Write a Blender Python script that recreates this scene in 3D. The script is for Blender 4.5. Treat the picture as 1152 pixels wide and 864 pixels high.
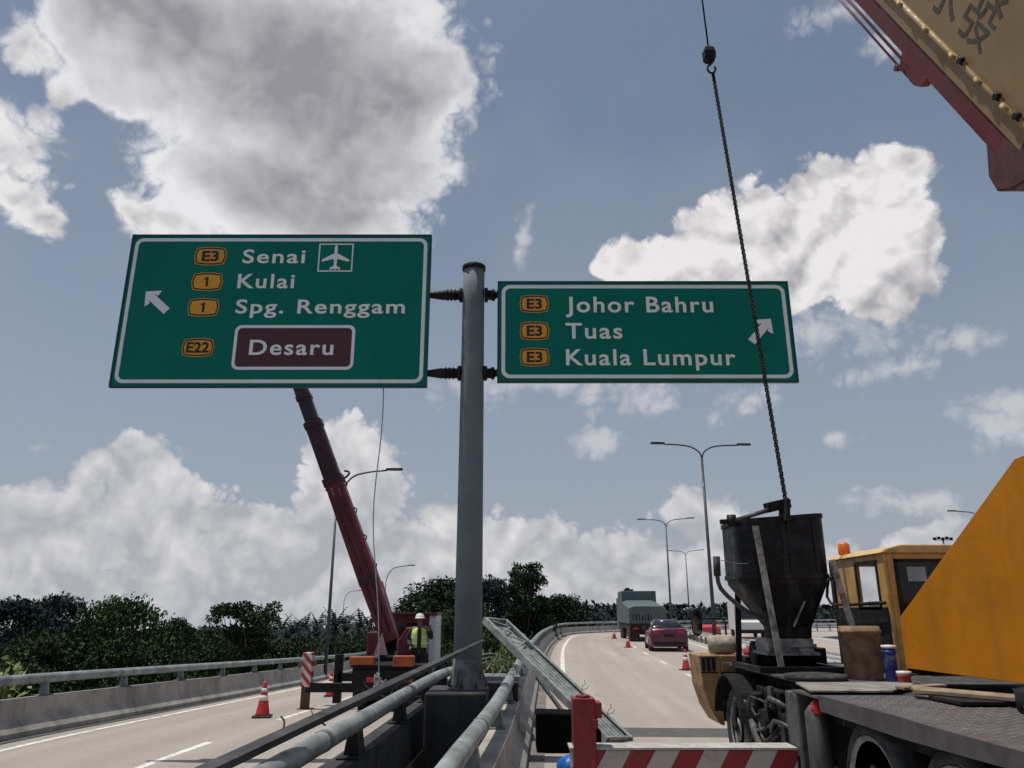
import bpy, bmesh, math, random
from mathutils import Vector, Matrix
for o in list(bpy.data.objects): bpy.data.objects.remove(o)
R = math.radians
S = bpy.context.scene
COL = S.collection

# ------------------------------------------------------------------ camera, sky, sun, exposure
H = 2.0                                   # eye height above the right-hand bridge deck (deck = z 0)
PITCH = R(16.7); F = 850.0; CP, SP = math.cos(PITCH), math.sin(PITCH)
cam = bpy.data.cameras.new('camera'); co = bpy.data.objects.new('camera', cam); COL.objects.link(co)
co.location = (0, 0, H); co.rotation_euler = (R(90) + PITCH, 0, 0)
cam.sensor_width = 36; cam.lens = 36 * F / 1152; cam.clip_start = .05; cam.clip_end = 6000
S.camera = co

def at(u, v, Y):
    """world point at forward distance Y on the sight line measured at photo position u, v"""
    x = (u - 576) / F; yu = (432 - v) / F
    d = (x, CP - yu * SP, SP + yu * CP); t = Y / d[1]
    return Vector((x * t, Y, d[2] * t + H))

SUN_EL, SUN_AZ = R(75), R(-82)            # almost overhead, from the left
sd = Vector((math.sin(SUN_AZ) * math.cos(SUN_EL), math.cos(SUN_AZ) * math.cos(SUN_EL), math.sin(SUN_EL)))
sl = bpy.data.lights.new('sun', 'SUN'); sl.energy = 3.9; sl.angle = R(.5); sl.color = (1, .95, .87)
so = bpy.data.objects.new('sun', sl); COL.objects.link(so); so.rotation_euler = (-sd).to_track_quat('-Z', 'Y').to_euler()
so.location = (0, 0, 60)
S.view_settings.view_transform = 'Standard'; S.view_settings.look = 'None'
S.view_settings.gamma = 1; S.view_settings.use_curve_mapping = False
S.view_settings.exposure = -0.1

class NT:
    """tiny node-graph helper"""
    def __init__(s, tree): s.t = tree; s.l = tree.links
    def n(s, typ, **kw):
        x = s.t.nodes.new(typ)
        for k, v in kw.items(): setattr(x, k, v)
        return x
    def put(s, sock, v):
        if hasattr(v, 'is_output') or isinstance(v, bpy.types.NodeSocket): s.l.new(v, sock)
        else: sock.default_value = v
    def m(s, op, a, b=None, c=None, clamp=False):
        x = s.n('ShaderNodeMath', operation=op); x.use_clamp = clamp
        for i, v in enumerate((a, b, c)):
            if v is not None: s.put(x.inputs[i], v)
        return x.outputs[0]
    def vm(s, op, a, b=None, out=0):
        x = s.n('ShaderNodeVectorMath', operation=op)
        s.put(x.inputs[0], a)
        if b is not None: s.put(x.inputs[1], b)
        return x.outputs['Value'] if op in ('LENGTH', 'DOT_PRODUCT', 'DISTANCE') else x.outputs[0]
    def mix(s, f, a, b):
        x = s.n('ShaderNodeMix', data_type='RGBA')
        s.put(x.inputs[0], f); s.put(x.inputs[6], a); s.put(x.inputs[7], b)
        return x.outputs[2]
    def ss(s, v, a, b, lo=0., hi=1.):
        x = s.n('ShaderNodeMapRange', interpolation_type='SMOOTHSTEP')
        s.put(x.inputs[0], v)
        for i, q in enumerate((a, b, lo, hi)): s.put(x.inputs[i + 1], q)
        return x.outputs[0]
    def noise(s, vec, scale, detail=4, rough=.5, dist=0.):
        x = s.n('ShaderNodeTexNoise'); s.put(x.inputs['Vector'], vec)
        x.inputs['Scale'].default_value = scale; x.inputs['Detail'].default_value = detail
        x.inputs['Roughness'].default_value = rough; x.inputs['Distortion'].default_value = dist
        return x.outputs[0]

W = bpy.data.worlds.new('World'); S.world = W; W.use_nodes = True
W.node_tree.nodes.clear()
w = NT(W.node_tree)
sky = w.n('ShaderNodeTexSky', sky_type='NISHITA'); sky.sun_disc = False
sky.sun_elevation = SUN_EL; sky.sun_rotation = SUN_AZ; sky.air_density = 1.0; sky.dust_density = 2.5; sky.ozone_density = 1.5
dirv = w.vm('NORMALIZE', w.n('ShaderNodeTexCoord').outputs['Generated'])
sep = w.n('ShaderNodeSeparateXYZ'); w.l.new(dirv, sep.inputs[0])
az = w.m('ARCTAN2', sep.outputs[0], sep.outputs[1]); el = w.m('ARCSINE', sep.outputs[2])
cmb = w.n('ShaderNodeCombineXYZ'); w.l.new(az, cmb.inputs[0]); w.l.new(el, cmb.inputs[1]); ae = cmb.outputs[0]

def azel(u, v):
    p = at(u, v, 1.0) - Vector((0, 0, H)); p.normalize()
    return math.atan2(p.x, p.y), math.asin(p.z)
def blobs(lst, vec, dist=.3):
    """field: 1 in the middle of a cloud lobe, 0 at its edge, negative outside"""
    acc = None
    for (u, v, ru, rv) in lst:
        a0, e0 = azel(u, v)
        ra = abs(azel(u + ru, v)[0] - azel(u - ru, v)[0]) / 2; re = abs(azel(u, v - rv)[1] - azel(u, v + rv)[1]) / 2
        x = w.n('ShaderNodeVectorMath', operation='MULTIPLY_ADD'); w.l.new(vec, x.inputs[0])
        x.inputs[1].default_value = (1 / ra, 1 / re, 0); x.inputs[2].default_value = (-a0 / ra, -e0 / re, 0)
        f = w.vm('LENGTH', x.outputs[0])
        acc = f if acc is None else w.m('SMOOTH_MIN', acc, f, dist)
    return w.m('SUBTRACT', 1., acc)
# a swirling offset of the lobes, then billows (creased puffs) on their edges
wn = w.n('ShaderNodeTexNoise'); w.l.new(dirv, wn.inputs['Vector']); wn.inputs['Scale'].default_value = 5; wn.inputs['Detail'].default_value = 3; wn.inputs['Roughness'].default_value = .5
wc = w.vm('SUBTRACT', wn.outputs['Color'], (.5, .5, .5))
wae = w.vm('ADD', ae, w.vm('MULTIPLY', wc, (.14, .12, 0)))
bv_ = w.vm('ADD', dirv, w.vm('MULTIPLY', wc, (.035, .035, .035)))
def billow(vec, octs):
    acc = None
    for sc, am in octs:
        k = w.m('ABSOLUTE', w.m('SUBTRACT', w.noise(vec, sc, 0), .5))
        acc = w.m('MULTIPLY_ADD', k, am * 3.2, acc if acc is not None else -.46)
    return acc
B0 = billow(bv_, ((11, .46), (25, .30), (53, .20), (110, .10), (230, .05)))
# light and shade of the puffs: the rounded part of the billows, here and a step nearer the sun
LO = ((8, .5), (17, .34), (37, .2), (80, .08)); STEP = (-.006, .002, .022)
relief = w.m('SUBTRACT', billow(bv_, LO), billow(w.vm('ADD', bv_, STEP), LO))
soft = wn.outputs[0]
def cover(lst, k, lo, hi):
    F_ = blobs(lst, wae); f = w.m('MULTIPLY_ADD', B0, k, F_); return F_, f, w.ss(f, lo, hi)
# big cloud overhead: bright rim, grey heart given by lobes of its own
FA, fA, dA = cover([(300, 30, 260, 130), (120, 15, 120, 80), (420, 180, 120, 90), (340, 240, 165, 60), (470, 95, 80, 100), (290, 150, 140, 90), (150, 100, 110, 55), (240, 200, 80, 50), (200, 75, 120, 70), (360, 110, 130, 90), (390, 60, 120, 80)], .52, .0, .30)
HA = blobs([(330, 95, 210, 95), (420, 130, 130, 110), (330, 215, 110, 45), (170, 20, 110, 40)], wae)
# left-edge cloud, torn pieces
FB, fB, dB = cover([(5, 185, 85, 80), (-60, 210, 90, 90), (30, 240, 60, 30), (20, 40, 50, 50), (70, 95, 36, 40), (205, 246, 85, 26), (165, 238, 45, 16)], .9, .0, .42)
# cumulus on the right
FC, fC, dC = cover([(1000, 235, 75, 70), (925, 265, 115, 72), (840, 275, 95, 78), (775, 292, 85, 55), (735, 305, 50, 34), (975, 315, 90, 55), (1020, 192, 44, 40), (880, 330, 90, 40),
                    (840, 325, 100, 45)], .62, .05, .26)
# small ragged clouds
FD, fD, dD = cover([(910, 385, 110, 50), (1000, 430, 100, 34), (1085, 390, 75, 30), (608, 275, 22, 55), (677, 498, 34, 26), (1120, 482, 100, 42), (935, 10, 95, 40), (985, 45, 55, 32), (845, 445, 50, 24),
                    (28, 492, 28, 18), (935, 498, 55, 18), (1020, 565, 110, 26), (600, 440, 190, 34)], 1.5, .05, .9)
# low bank along the horizon
FE, fE, dE = cover([(150, 590, 160, 85), (45, 590, 130, 60), (145, 525, 70, 48), (285, 610, 140, 75), (395, 560, 80, 75), (400, 512, 52, 40), (560, 625, 230, 65),
                    (795, 570, 60, 44), (775, 550, 26, 30), (720, 650, 150, 60), (320, 690, 460, 90), (850, 680, 420, 70), (-150, 620, 250, 110), (1150, 615, 190, 50)], .70, .04, .24)
# colours (radiance x 10; the background strength is 0.1)
lowc = w.mix(w.ss(el, .70, .10), (1.85, 2.45, 3.4, 1), (3.5, 4.05, 4.8, 1))
skyc = w.mix(w.ss(el, .75, .0, .6, .8), sky.outputs[0], lowc)
skyc = w.mix(w.ss(soft, .40, .70, 0, .28), skyc, (3.3, 3.75, 4.5, 1))
def shade(v, bright, grey, rl):
    v = w.m('MULTIPLY_ADD', relief, -rl, v, clamp=True)
    return w.mix(v, bright, grey)
vA = w.m('MULTIPLY_ADD', w.m('SUBTRACT', soft, .5), -1.3, w.m('MULTIPLY_ADD', w.ss(HA, -.3, .75), .62, w.ss(fA, .05, .55, -.10, .28)))
cA = shade(vA, (8.6, 8.6, 8.8, 1), (3.1, 3.1, 3.4, 1), .42)
vB = w.m('MULTIPLY_ADD', w.m('SUBTRACT', soft, .5), -1.2, w.ss(fB, .1, 1.1, .0, .62))
cB = shade(vB, (8.6, 8.5, 8.6, 1), (3.9, 3.9, 4.15, 1), 1.2)
# the cumulus darkens towards its flat base
vC = w.m('MULTIPLY_ADD', w.m('SUBTRACT', soft, .5), -1.3, w.m('MULTIPLY_ADD', w.ss(el, .40, .24), .42, .24))
cC = shade(vC, (8.8, 8.6, 8.6, 1), (4.2, 4.15, 4.4, 1), 1.9)
vE = w.m('MULTIPLY_ADD', w.m('SUBTRACT', soft, .5), -1.3, w.m('MULTIPLY_ADD', w.ss(el, .24, .04), .50, .26))
cE = shade(vE, (8.2, 8.05, 8.1, 1), (4.5, 4.65, 5.05, 1), 1.35)
c = w.mix(w.ss(el, .20, .0, 0., .5), skyc, (4.3, 4.6, 5.1, 1))
c = w.mix(w.m('MULTIPLY', dE, .94), c, cE); c = w.mix(w.m('MULTIPLY', dD, .7), c, (6.8, 6.8, 7.0, 1)); c = w.mix(dC, c, cC); c = w.mix(dB, c, cB); c = w.mix(dA, c, cA)
below = w.ss(el, -.09, -.05); c = w.mix(below, (1.0, 1.05, .95, 1), c)
bg = w.n('ShaderNodeBackground'); w.l.new(c, bg.inputs[0]); bg.inputs[1].default_value = .1
wo = w.n('ShaderNodeOutputWorld'); w.l.new(bg.outputs[0], wo.inputs[0])
try:
    W.cycles.sampling_method = 'MANUAL'; W.cycles.sample_map_resolution = 512
except Exception: pass

# ------------------------------------------------------------------ materials
MATS = {}
def M(name, col, rough=.6, metal=0., var=.18, scale=2.5, bump=0., bscale=40., dirt=None, spec=.5, coat=0., island=0., streak=None):
    """procedural paint / concrete / steel: base colour, mottling, worn or dirty patches, fine bump"""
    if name in MATS: return MATS[name]
    m = bpy.data.materials.new(name); m.use_nodes = True; t = NT(m.node_tree)
    b = m.node_tree.nodes['Principled BSDF']
    oc = t.n('ShaderNodeTexCoord').outputs['Object']
    c4 = (*col, 1)
    n1 = t.noise(oc, scale, 6, .6)
    k = t.ss(n1, .3, .7, 1 - var, 1 + var)
    c = t.vm('SCALE', c4[:3]); sc = c.node; t.put(sc.inputs['Scale'], k)
    if island:
        g = t.n('ShaderNodeNewGeometry').outputs['Random Per Island']
        q = t.m('MULTIPLY_ADD', g, 2 * island, 1 - island); s2 = t.vm('SCALE', c); t.put(s2.node.inputs['Scale'], q); c = s2
    if streak:
        scol, amt, fx = streak
        mp = t.n('ShaderNodeMapping'); t.l.new(oc, mp.inputs[0]); mp.inputs['Scale'].default_value = (fx, fx, fx * .08)
        c = t.mix(t.ss(t.noise(mp.outputs[0], 1, 5, .6), .5, .72, 0, amt), c, (*scol, 1))
    if dirt:
        dcol, amt, ds = dirt
        c = t.mix(t.ss(t.noise(oc, ds, 8, .65, .6), .47, .68, 0, amt), c, (*dcol, 1))
    t.l.new(c, b.inputs['Base Color'])
    t.l.new(t.ss(t.noise(oc, scale * 3, 4), .3, .7, max(rough - .12, .02), min(rough + .12, 1)), b.inputs['Roughness'])
    b.inputs['Metallic'].default_value = metal; b.inputs['Specular IOR Level'].default_value = spec
    if coat: b.inputs['Coat Weight'].default_value = coat; b.inputs['Coat Roughness'].default_value = .08
    if bump:
        bp = t.n('ShaderNodeBump'); bp.inputs['Strength'].default_value = bump; bp.inputs['Distance'].default_value = .02
        t.l.new(t.noise(oc, bscale, 6, .65), bp.inputs['Height']); t.l.new(bp.outputs[0], b.inputs['Normal'])
    MATS[name] = m; return m

def stripes(name, a, bcol, per, slope, off=0.):
    m = bpy.data.materials.new(name); m.use_nodes = True; t = NT(m.node_tree); b = m.node_tree.nodes['Principled BSDF']
    oc = t.n('ShaderNodeTexCoord').outputs['Object']; sx = t.n('ShaderNodeSeparateXYZ'); t.l.new(oc, sx.inputs[0])
    q = t.m('FRACT', t.m('DIVIDE', t.m('ADD', t.m('MULTIPLY_ADD', sx.outputs[2], -slope, sx.outputs[0]), 50 + off), per))
    c = t.mix(t.m('GREATER_THAN', q, .5), (*a, 1), (*bcol, 1))
    c = t.mix(t.ss(t.noise(oc, 5, 8, .7, .5), .48, .7, 0, .55), c, (.10, .085, .07, 1))
    t.l.new(c, b.inputs['Base Color']); b.inputs['Roughness'].default_value = .55
    MATS[name] = m; return m

def road_mat(name, col, tracks=()):
    m = bpy.data.materials.new(name); m.use_nodes = True; t = NT(m.node_tree); b = m.node_tree.nodes['Principled BSDF']
    uv = t.n('ShaderNodeUVMap', uv_map='lane').outputs[0]; oc = t.n('ShaderNodeTexCoord').outputs['Object']
    sx = t.n('ShaderNodeSeparateXYZ'); t.l.new(uv, sx.inputs[0]); U, V_ = sx.outputs[0], sx.outputs[1]
    mp = t.n('ShaderNodeMapping'); t.l.new(uv, mp.inputs[0]); mp.inputs['Scale'].default_value = (1.4, .05, 1)
    lng = t.noise(mp.outputs[0], 1, 5, .6)
    c = t.mix(t.ss(lng, .35, .7), (*[q * .90 for q in col], 1), (*[q * 1.12 for q in col], 1))
    wear = None
    for x in tracks:
        k = t.ss(t.m('ABSOLUTE', t.m('SUBTRACT', U, x)), .42, .05); wear = k if wear is None else t.m('ADD', wear, k)
    if wear is not None: c = t.mix(t.m('MULTIPLY', wear, t.ss(lng, .25, .75, .12, .45)), c, (*[q * .66 for q in col], 1))
    c = t.mix(t.ss(t.noise(oc, .35, 6, .6), .45, .7, 0, .35), c, (*[q * .74 for q in col], 1))
    # laid in lengths: a thin dark seam across and a slightly different tone for each
    fr = t.m('FRACT', t.m('DIVIDE', V_, 11.3)); c = t.mix(t.m('MULTIPLY', t.m('LESS_THAN', fr, .0035), .45), c, (.07, .065, .06, 1))
    wn_ = t.n('ShaderNodeTexWhiteNoise', noise_dimensions='1D'); t.l.new(t.m('FLOOR', t.m('DIVIDE', V_, 11.3)), wn_.inputs['W'])
    c = t.mix(t.m('MULTIPLY', wn_.outputs[0], .22), c, (*[q * .78 for q in col], 1))
    c = t.mix(t.ss(t.noise(oc, 70, 3, .75), .4, .72, 0, .55), c, (*[q * .52 for q in col], 1))
    c = t.mix(t.ss(t.noise(oc, 1.3, 9, .72, 1.), .60, .72, 0, .55), c, (.07, .063, .058, 1))
    t.l.new(c, b.inputs['Base Color']); b.inputs['Roughness'].default_value = .85; b.inputs['Specular IOR Level'].default_value = .25
    bp = t.n('ShaderNodeBump'); bp.inputs['Strength'].default_value = .4; bp.inputs['Distance'].default_value = .01
    t.l.new(t.noise(oc, 110, 4, .7), bp.inputs['Height']); t.l.new(bp.outputs[0], b.inputs['Normal'])
    MATS[name] = m; return m

def glass_mat(name, tint, alpha=.35, rough=.05):
    m = bpy.data.materials.new(name); m.use_nodes = True; t = NT(m.node_tree)
    b = m.node_tree.nodes['Principled BSDF']; b.inputs['Base Color'].default_value = (*tint, 1); b.inputs['Roughness'].default_value = rough
    b.inputs['Alpha'].default_value = alpha
    MATS[name] = m; return m

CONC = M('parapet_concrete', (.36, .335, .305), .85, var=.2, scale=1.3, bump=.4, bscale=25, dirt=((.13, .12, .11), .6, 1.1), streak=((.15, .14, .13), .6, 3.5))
CONCD = M('shaded_concrete', (.036, .036, .038), .9, var=.3, scale=1.6, bump=.5, bscale=18, dirt=((.07, .066, .06), .6, 1.8), streak=((.014, .014, .014), .7, 4))  # base colour darkened to put shade on these concrete faces, plus dirt streaks
ASPH = road_mat('pale_road_surface', (.40, .352, .312), (2.25, 4.0, 6.25, 8.0))
ASPHL = road_mat('pale_ramp_surface', (.39, .345, .305), (-2.0, -.7, .7, 2.0))
JOINT = M('joint_asphalt', (.085, .088, .082), .9, var=.2, scale=4, bump=.5, bscale=60)
PAINTW = M('road_paint', (.70, .68, .63), .75, var=.15, scale=6, dirt=((.30, .265, .235), .9, 5))
GALV = M('galvanised_pipe', (.27, .30, .295), .55, .25, var=.25, scale=2.2, dirt=((.15, .135, .115), .75, 3.5), bump=.08, bscale=30)
GALVD = M('dull_galvanised', (.20, .22, .215), .55, .3, var=.25, scale=4, dirt=((.07, .065, .06), .7, 4))
POLEM = M('post_grey', (.165, .195, .22), .8, .0, spec=.15, var=.12, scale=1.2, streak=((.15, .175, .20), .5, 6), dirt=((.13, .13, .13), .35, 2))
POSTD = M('dark_post_steel', (.06, .062, .063), .6, .3, var=.3, scale=5, dirt=((.14, .11, .08), .4, 6))
BLK = M('black_steel', (.011, .011, .012), .65, .0, var=.4, scale=5, dirt=((.035, .031, .028), .5, 5), spec=.25, bump=.15, bscale=30)
BLKR = M('black_rubber', (.022, .022, .023), .85, var=.3, scale=5, dirt=((.10, .095, .09), .65, 4), bump=.2, bscale=40)
CHAS = M('chassis_grime', (.011, .011, .013), .8, .0, var=.4, scale=4, dirt=((.042, .038, .034), .5, 5), spec=.2, bump=.25, bscale=25)
GREYST = M('worn_grey_steel', (.085, .085, .09), .6, .3, var=.3, scale=4, dirt=((.05, .045, .04), .7, 6), streak=((.22, .21, .2), .5, 8))
YEL = M('crane_yellow', (.50, .178, .004), .6, var=.10, scale=1.2, dirt=((.30, .115, .008), .45, 1.7), streak=((.30, .125, .014), .4, 5), spec=.2)
YELB = M('boom_yellow', (.25, .165, .070), .5, var=.12, scale=1.6, dirt=((.24, .15, .06), .5, 2.4), streak=((.24, .16, .065), .45, 5))
YELF = M('faded_yellow', (.34, .20, .085), .65, var=.2, scale=3, dirt=((.12, .06, .03), .85, 3.4), bump=.15)
REDB = M('boom_red', (.115, .010, .011), .6, var=.2, scale=2, dirt=((.09, .02, .016), .6, 3))
REDJ = M('jack_red', (.21, .006, .014), .45, var=.2, scale=5, dirt=((.14, .02, .018), .6, 6), bump=.1)
REDC = M('crane_red', (.125, .006, .017), .5, var=.18, scale=1.5, dirt=((.045, .006, .010), .6, 2.2))
WHT = M('white_paint', (.68, .68, .66), .45, var=.08, scale=3, dirt=((.35, .33, .3), .4, 3))
ORG = M('orange_lens', (.75, .16, .01), .35, var=.1, scale=6)
REDL = M('red_lens', (.45, .02, .02), .25, var=.1, scale=6)
SGN = M('sign_green', (.001, .175, .130), .5, var=.05, scale=.8, dirt=((.003, .145, .11), .5, 1.2), spec=.15)
SGW = M('sign_white', (.86, .86, .88), .45, var=.05, scale=3)
SGB = M('sign_brown', (.075, .014, .018), .4, var=.06, scale=2)
SGY = M('sign_amber', (.78, .34, .015), .42, var=.06, scale=3)
SGK = M('sign_black', (.02, .012, .01), .5, var=.05, scale=3)
SGE = M('sign_edge', (.02, .06, .055), .5, .2, var=.1, scale=3)
WOOD = M('plywood', (.25, .19, .13), .8, var=.25, scale=3, bump=.2, bscale=18, dirt=((.10, .08, .06), .7, 3))
TREADM = M('tread_steel', (.092, .088, .094), .62, .2, var=.25, scale=4, dirt=((.07, .055, .045), .7, 5))
CONEO = M('cone_red', (.58, .03, .035), .5, var=.1, scale=5, dirt=((.25, .05, .04), .5, 7))
CONEW = M('cone_band', (.7, .68, .66), .4, var=.08, scale=6, dirt=((.45, .35, .32), .5, 8))
MIRR = M('mirror_glass', (.8, .8, .8), .04, 1., var=.02)
RUST = M('rusty_drum', (.20, .115, .06), .75, var=.35, scale=6, dirt=((.33, .25, .17), .8, 5), bump=.3, bscale=30)
TAN = M('cement_crust', (.36, .32, .25), .85, var=.25, scale=6, dirt=((.15, .12, .09), .7, 6), bump=.4, bscale=25)
HOPM = M('hopper_steel', (.0042, .0050, .0068), .55, .0, var=.5, scale=3, dirt=((.040, .043, .048), .55, 2.2), streak=((.075, .077, .08), .4, 7), spec=.3, bump=.3, bscale=20)
LEGM = M('cement_caked_steel', (.30, .285, .26), .8, var=.4, scale=7, dirt=((.05, .045, .04), .8, 6), bump=.4, bscale=30)
GLD = glass_mat('tinted_glass', (.012, .018, .02), .62)
GLC = glass_mat('clear_glass', (.5, .55, .55), .12)
CARG = M('dark_glass', (.012, .014, .018), .06, var=.05)
CARP = M('plum_paint', (.085, .003, .032), .3, .2, var=.04, scale=2, coat=.6)
LORT = M('lorry_grey', (.085, .115, .122), .6, var=.15, scale=1.3, dirt=((.06, .075, .085), .5, 1.6))
BARK = M('bark', (.075, .058, .042), .9, var=.3, scale=4, bump=.4, bscale=15)
def leafmat(n, c): return M(n, c, .75, var=.4, scale=.5, island=.4, spec=.12)
LF = [leafmat('leaf_deep', (.022, .040, .021)), leafmat('leaf_mid', (.038, .074, .020)), leafmat('leaf_hazed', (.028, .043, .041)),  # the bluish leaf colour carries the haze of distance
      leafmat('leaf_light', (.20, .23, .09)), leafmat('leaf_olive', (.034, .058, .020))]
GRASS = M('grass_ground', (.022, .034, .012), .95, var=.4, scale=.12, bump=.5, bscale=3, dirt=((.05, .042, .025), .4, .09), spec=.1)

# ------------------------------------------------------------------ mesh helpers
class MB:
    def __init__(s): s.v = []; s.f = []; s.mi = []; s.sm = []; s.cur = 0
    def mat(s, i): s.cur = i; return s
    def add(s, vs, fs, smooth=False):
        b = len(s.v); s.v += [Vector(p) for p in vs]
        for f in fs: s.f.append([b + i for i in f]); s.mi.append(s.cur); s.sm.append(smooth)
        return s
    def boxb(s, x0, x1, y0, y1, z0, z1):
        vs = [(x, y, z) for z in (z0, z1) for y in (y0, y1) for x in (x0, x1)]
        return s.add(vs, [(0, 2, 3, 1), (4, 5, 7, 6), (0, 1, 5, 4), (2, 6, 7, 3), (0, 4, 6, 2), (1, 3, 7, 5)])
    def bar(s, p0, p1, w, h, up=(0, 0, 1)):
        p0, p1 = Vector(p0), Vector(p1); d = (p1 - p0).normalized(); up = Vector(up)
        a = d.cross(up)
        if a.length < 1e-4: a = d.cross(Vector((1, 0, 0)))
        a.normalize(); b = a.cross(d).normalized()
        vs = []
        for p in (p0, p1):
            for sa, sb in ((-1, -1), (1, -1), (1, 1), (-1, 1)): vs.append(p + a * sa * w / 2 + b * sb * h / 2)
        return s.add(vs, [(0, 1, 2, 3), (7, 6, 5, 4), (0, 4, 5, 1), (1, 5, 6, 2), (2, 6, 7, 3), (3, 7, 4, 0)])
    def tube(s, pts, r, n=10, cap=True):
        pts = [Vector(p) for p in pts]; k = len(pts)
        rs = r if isinstance(r, (list, tuple)) else [r] * k
        ring = []; prev = None; vs = []; fs = []
        for i, p in enumerate(pts):
            d = (pts[min(i + 1, k - 1)] - pts[max(i - 1, 0)]).normalized()
            if prev is None:
                a = d.cross(Vector((0, 0, 1)))
                if a.length < .05: a = d.cross(Vector((1, 0, 0)))
            else: a = prev - d * prev.dot(d)
            a.normalize(); prev = a; b = d.cross(a)
            for j in range(n):
                t = 2 * math.pi * j / n; vs.append(p + (a * math.cos(t) + b * math.sin(t)) * rs[i])
        for i in range(k - 1):
            for j in range(n):
                j2 = (j + 1) % n; fs.append((i * n + j, i * n + j2, (i + 1) * n + j2, (i + 1) * n + j))
        s.add(vs, fs, True)
        if cap: b = len(s.v) - len(vs); s.f += [[b + j for j in range(n)][::-1], [b + (k - 1) * n + j for j in range(n)]]; s.mi += [s.cur] * 2; s.sm += [False] * 2
        return s
    def cyl(s, p0, p1, r0, r1=None, n=20): return s.tube([p0, p1], [r0, r0 if r1 is None else r1], n)
    def prism(s, poly, vec):
        poly = [Vector(p) for p in poly]; vec = Vector(vec); n = len(poly)
        vs = poly + [p + vec for p in poly]
        fs = [tuple(range(n))[::-1], tuple(range(n, 2 * n))] + [(i, (i + 1) % n, n + (i + 1) % n, n + i) for i in range(n)]
        return s.add(vs, fs)
    def loft(s, rings, closed=True, cap=True, smooth=False):
        n = len(rings[0]); vs = [p for r in rings for p in r]; fs = []
        for i in range(len(rings) - 1):
            for j in range(n if closed else n - 1):
                j2 = (j + 1) % n; fs.append((i * n + j, i * n + j2, (i + 1) * n + j2, (i + 1) * n + j))
        s.add(vs, fs, smooth)
        if cap and closed:
            b = len(s.v) - len(vs); k = len(rings)
            s.f += [[b + j for j in range(n)][::-1], [b + (k - 1) * n + j for j in range(n)]]; s.mi += [s.cur] * 2; s.sm += [False] * 2
        return s
    def lathe(s, prof, c=(0, 0, 0), n=24, axis='Z', a0=0.):
        c = Vector(c); rings = []
        for (r, z) in prof:
            ring = []
            for j in range(n):
                t = 2 * math.pi * j / n + a0; x, y = r * math.cos(t), r * math.sin(t)
                ring.append(c + (Vector((x, y, z)) if axis == 'Z' else Vector((z, x, y)) if axis == 'X' else Vector((y, z, x))))
            rings.append(ring)
        return s.loft(rings, True, True, True)
    def mesh_in(s, me_v, me_f): return s.add(me_v, me_f)
    def build(s, name, mats, parent=None, origin=None, bevel=0., seg=2):
        """one mesh object; coordinates are the thing's own when it has a parent at the origin, else world minus origin"""
        o0 = Vector(origin) if origin is not None else Vector((0, 0, 0))
        if parent is not None and origin is None: o0 = parent.get('_o') and Vector(parent['_o']) or Vector((0, 0, 0))
        me = bpy.data.meshes.new(name); me.from_pydata([p - o0 for p in s.v], [], s.f)
        if not isinstance(mats, (list, tuple)): mats = [mats]
        for m in mats: me.materials.append(m)
        me.polygons.foreach_set('material_index', s.mi); me.polygons.foreach_set('use_smooth', s.sm)
        bm = bmesh.new(); bm.from_mesh(me); bmesh.ops.recalc_face_normals(bm, faces=bm.faces); bm.to_mesh(me); bm.free()
        me.update()
        ob = bpy.data.objects.new(name, me); COL.objects.link(ob)
        if parent is not None: ob.parent = parent
        elif origin is not None: ob.location = o0
        if bevel:
            bv = ob.modifiers.new('bevel', 'BEVEL'); bv.width = bevel; bv.segments = seg; bv.limit_method = 'ANGLE'; bv.angle_limit = R(40)
        return ob

def tag(o, label=None, cat=None, group=None, kind=None):
    if label: o['label'] = label
    if cat: o['category'] = cat
    if group: o['group'] = group
    if kind: o['kind'] = kind
    return o
def thing(name, loc, label, cat, group=None):
    """Empty at the base of a thing; parts written in world coordinates are shifted to it"""
    o = bpy.data.objects.new(name, None); COL.objects.link(o); o.location = loc; o.empty_display_size = .3
    o['_o'] = list(loc); return tag(o, label, cat, group)
def local(name, label, cat, group=None):
    """Empty whose parts are written in its own coordinates; placed afterwards"""
    o = bpy.data.objects.new(name, None); COL.objects.link(o); o.empty_display_size = .3
    return tag(o, label, cat, group)
def sub(part):
    """lets a part carry sub-parts written in the same coordinates"""
    if part.parent is not None and '_o' in part.parent: part['_o'] = list(part.parent['_o'])
    return part
def copy_tree(o, parent=None):
    c = o.copy(); COL.objects.link(c)
    if parent is not None: c.parent = parent
    for ch in list(o.children): copy_tree(ch, c)
    return c
def catmull(P, step=1.2):
    P = [Vector(p) for p in P]; out = []
    Q = [P[0] * 2 - P[1]] + P + [P[-1] * 2 - P[-2]]
    for i in range(1, len(Q) - 2):
        a, b, c_, d = Q[i - 1], Q[i], Q[i + 1], Q[i + 2]; n = max(2, int((c_ - b).length / step))
        for k in range(n):
            t = k / n
            out.append(.5 * ((2 * b) + (c_ - a) * t + (2 * a - 5 * b + 4 * c_ - d) * t * t + (3 * b - a - 3 * c_ + d) * t ** 3))
    out.append(P[-1]); return out
def offset(path, d, dz=0.):
    out = []
    for i, p in enumerate(path):
        t = path[min(i + 1, len(path) - 1)] - path[max(i - 1, 0)]; t.z = 0; t.normalize()
        out.append(p + Vector((t.y, -t.x, 0)) * d + Vector((0, 0, dz)))
    return out
def sweep(mb, path, prof, cap=True):
    """prof: list of (offset to the right, height)"""
    cols = [offset(path, a, b) for a, b in prof]
    return mb.loft([[c_[i] for c_ in cols] for i in range(len(path))], True, cap)
def cut(path, y0, y1): return [p for p in path if y0 <= p.y <= y1]
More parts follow.
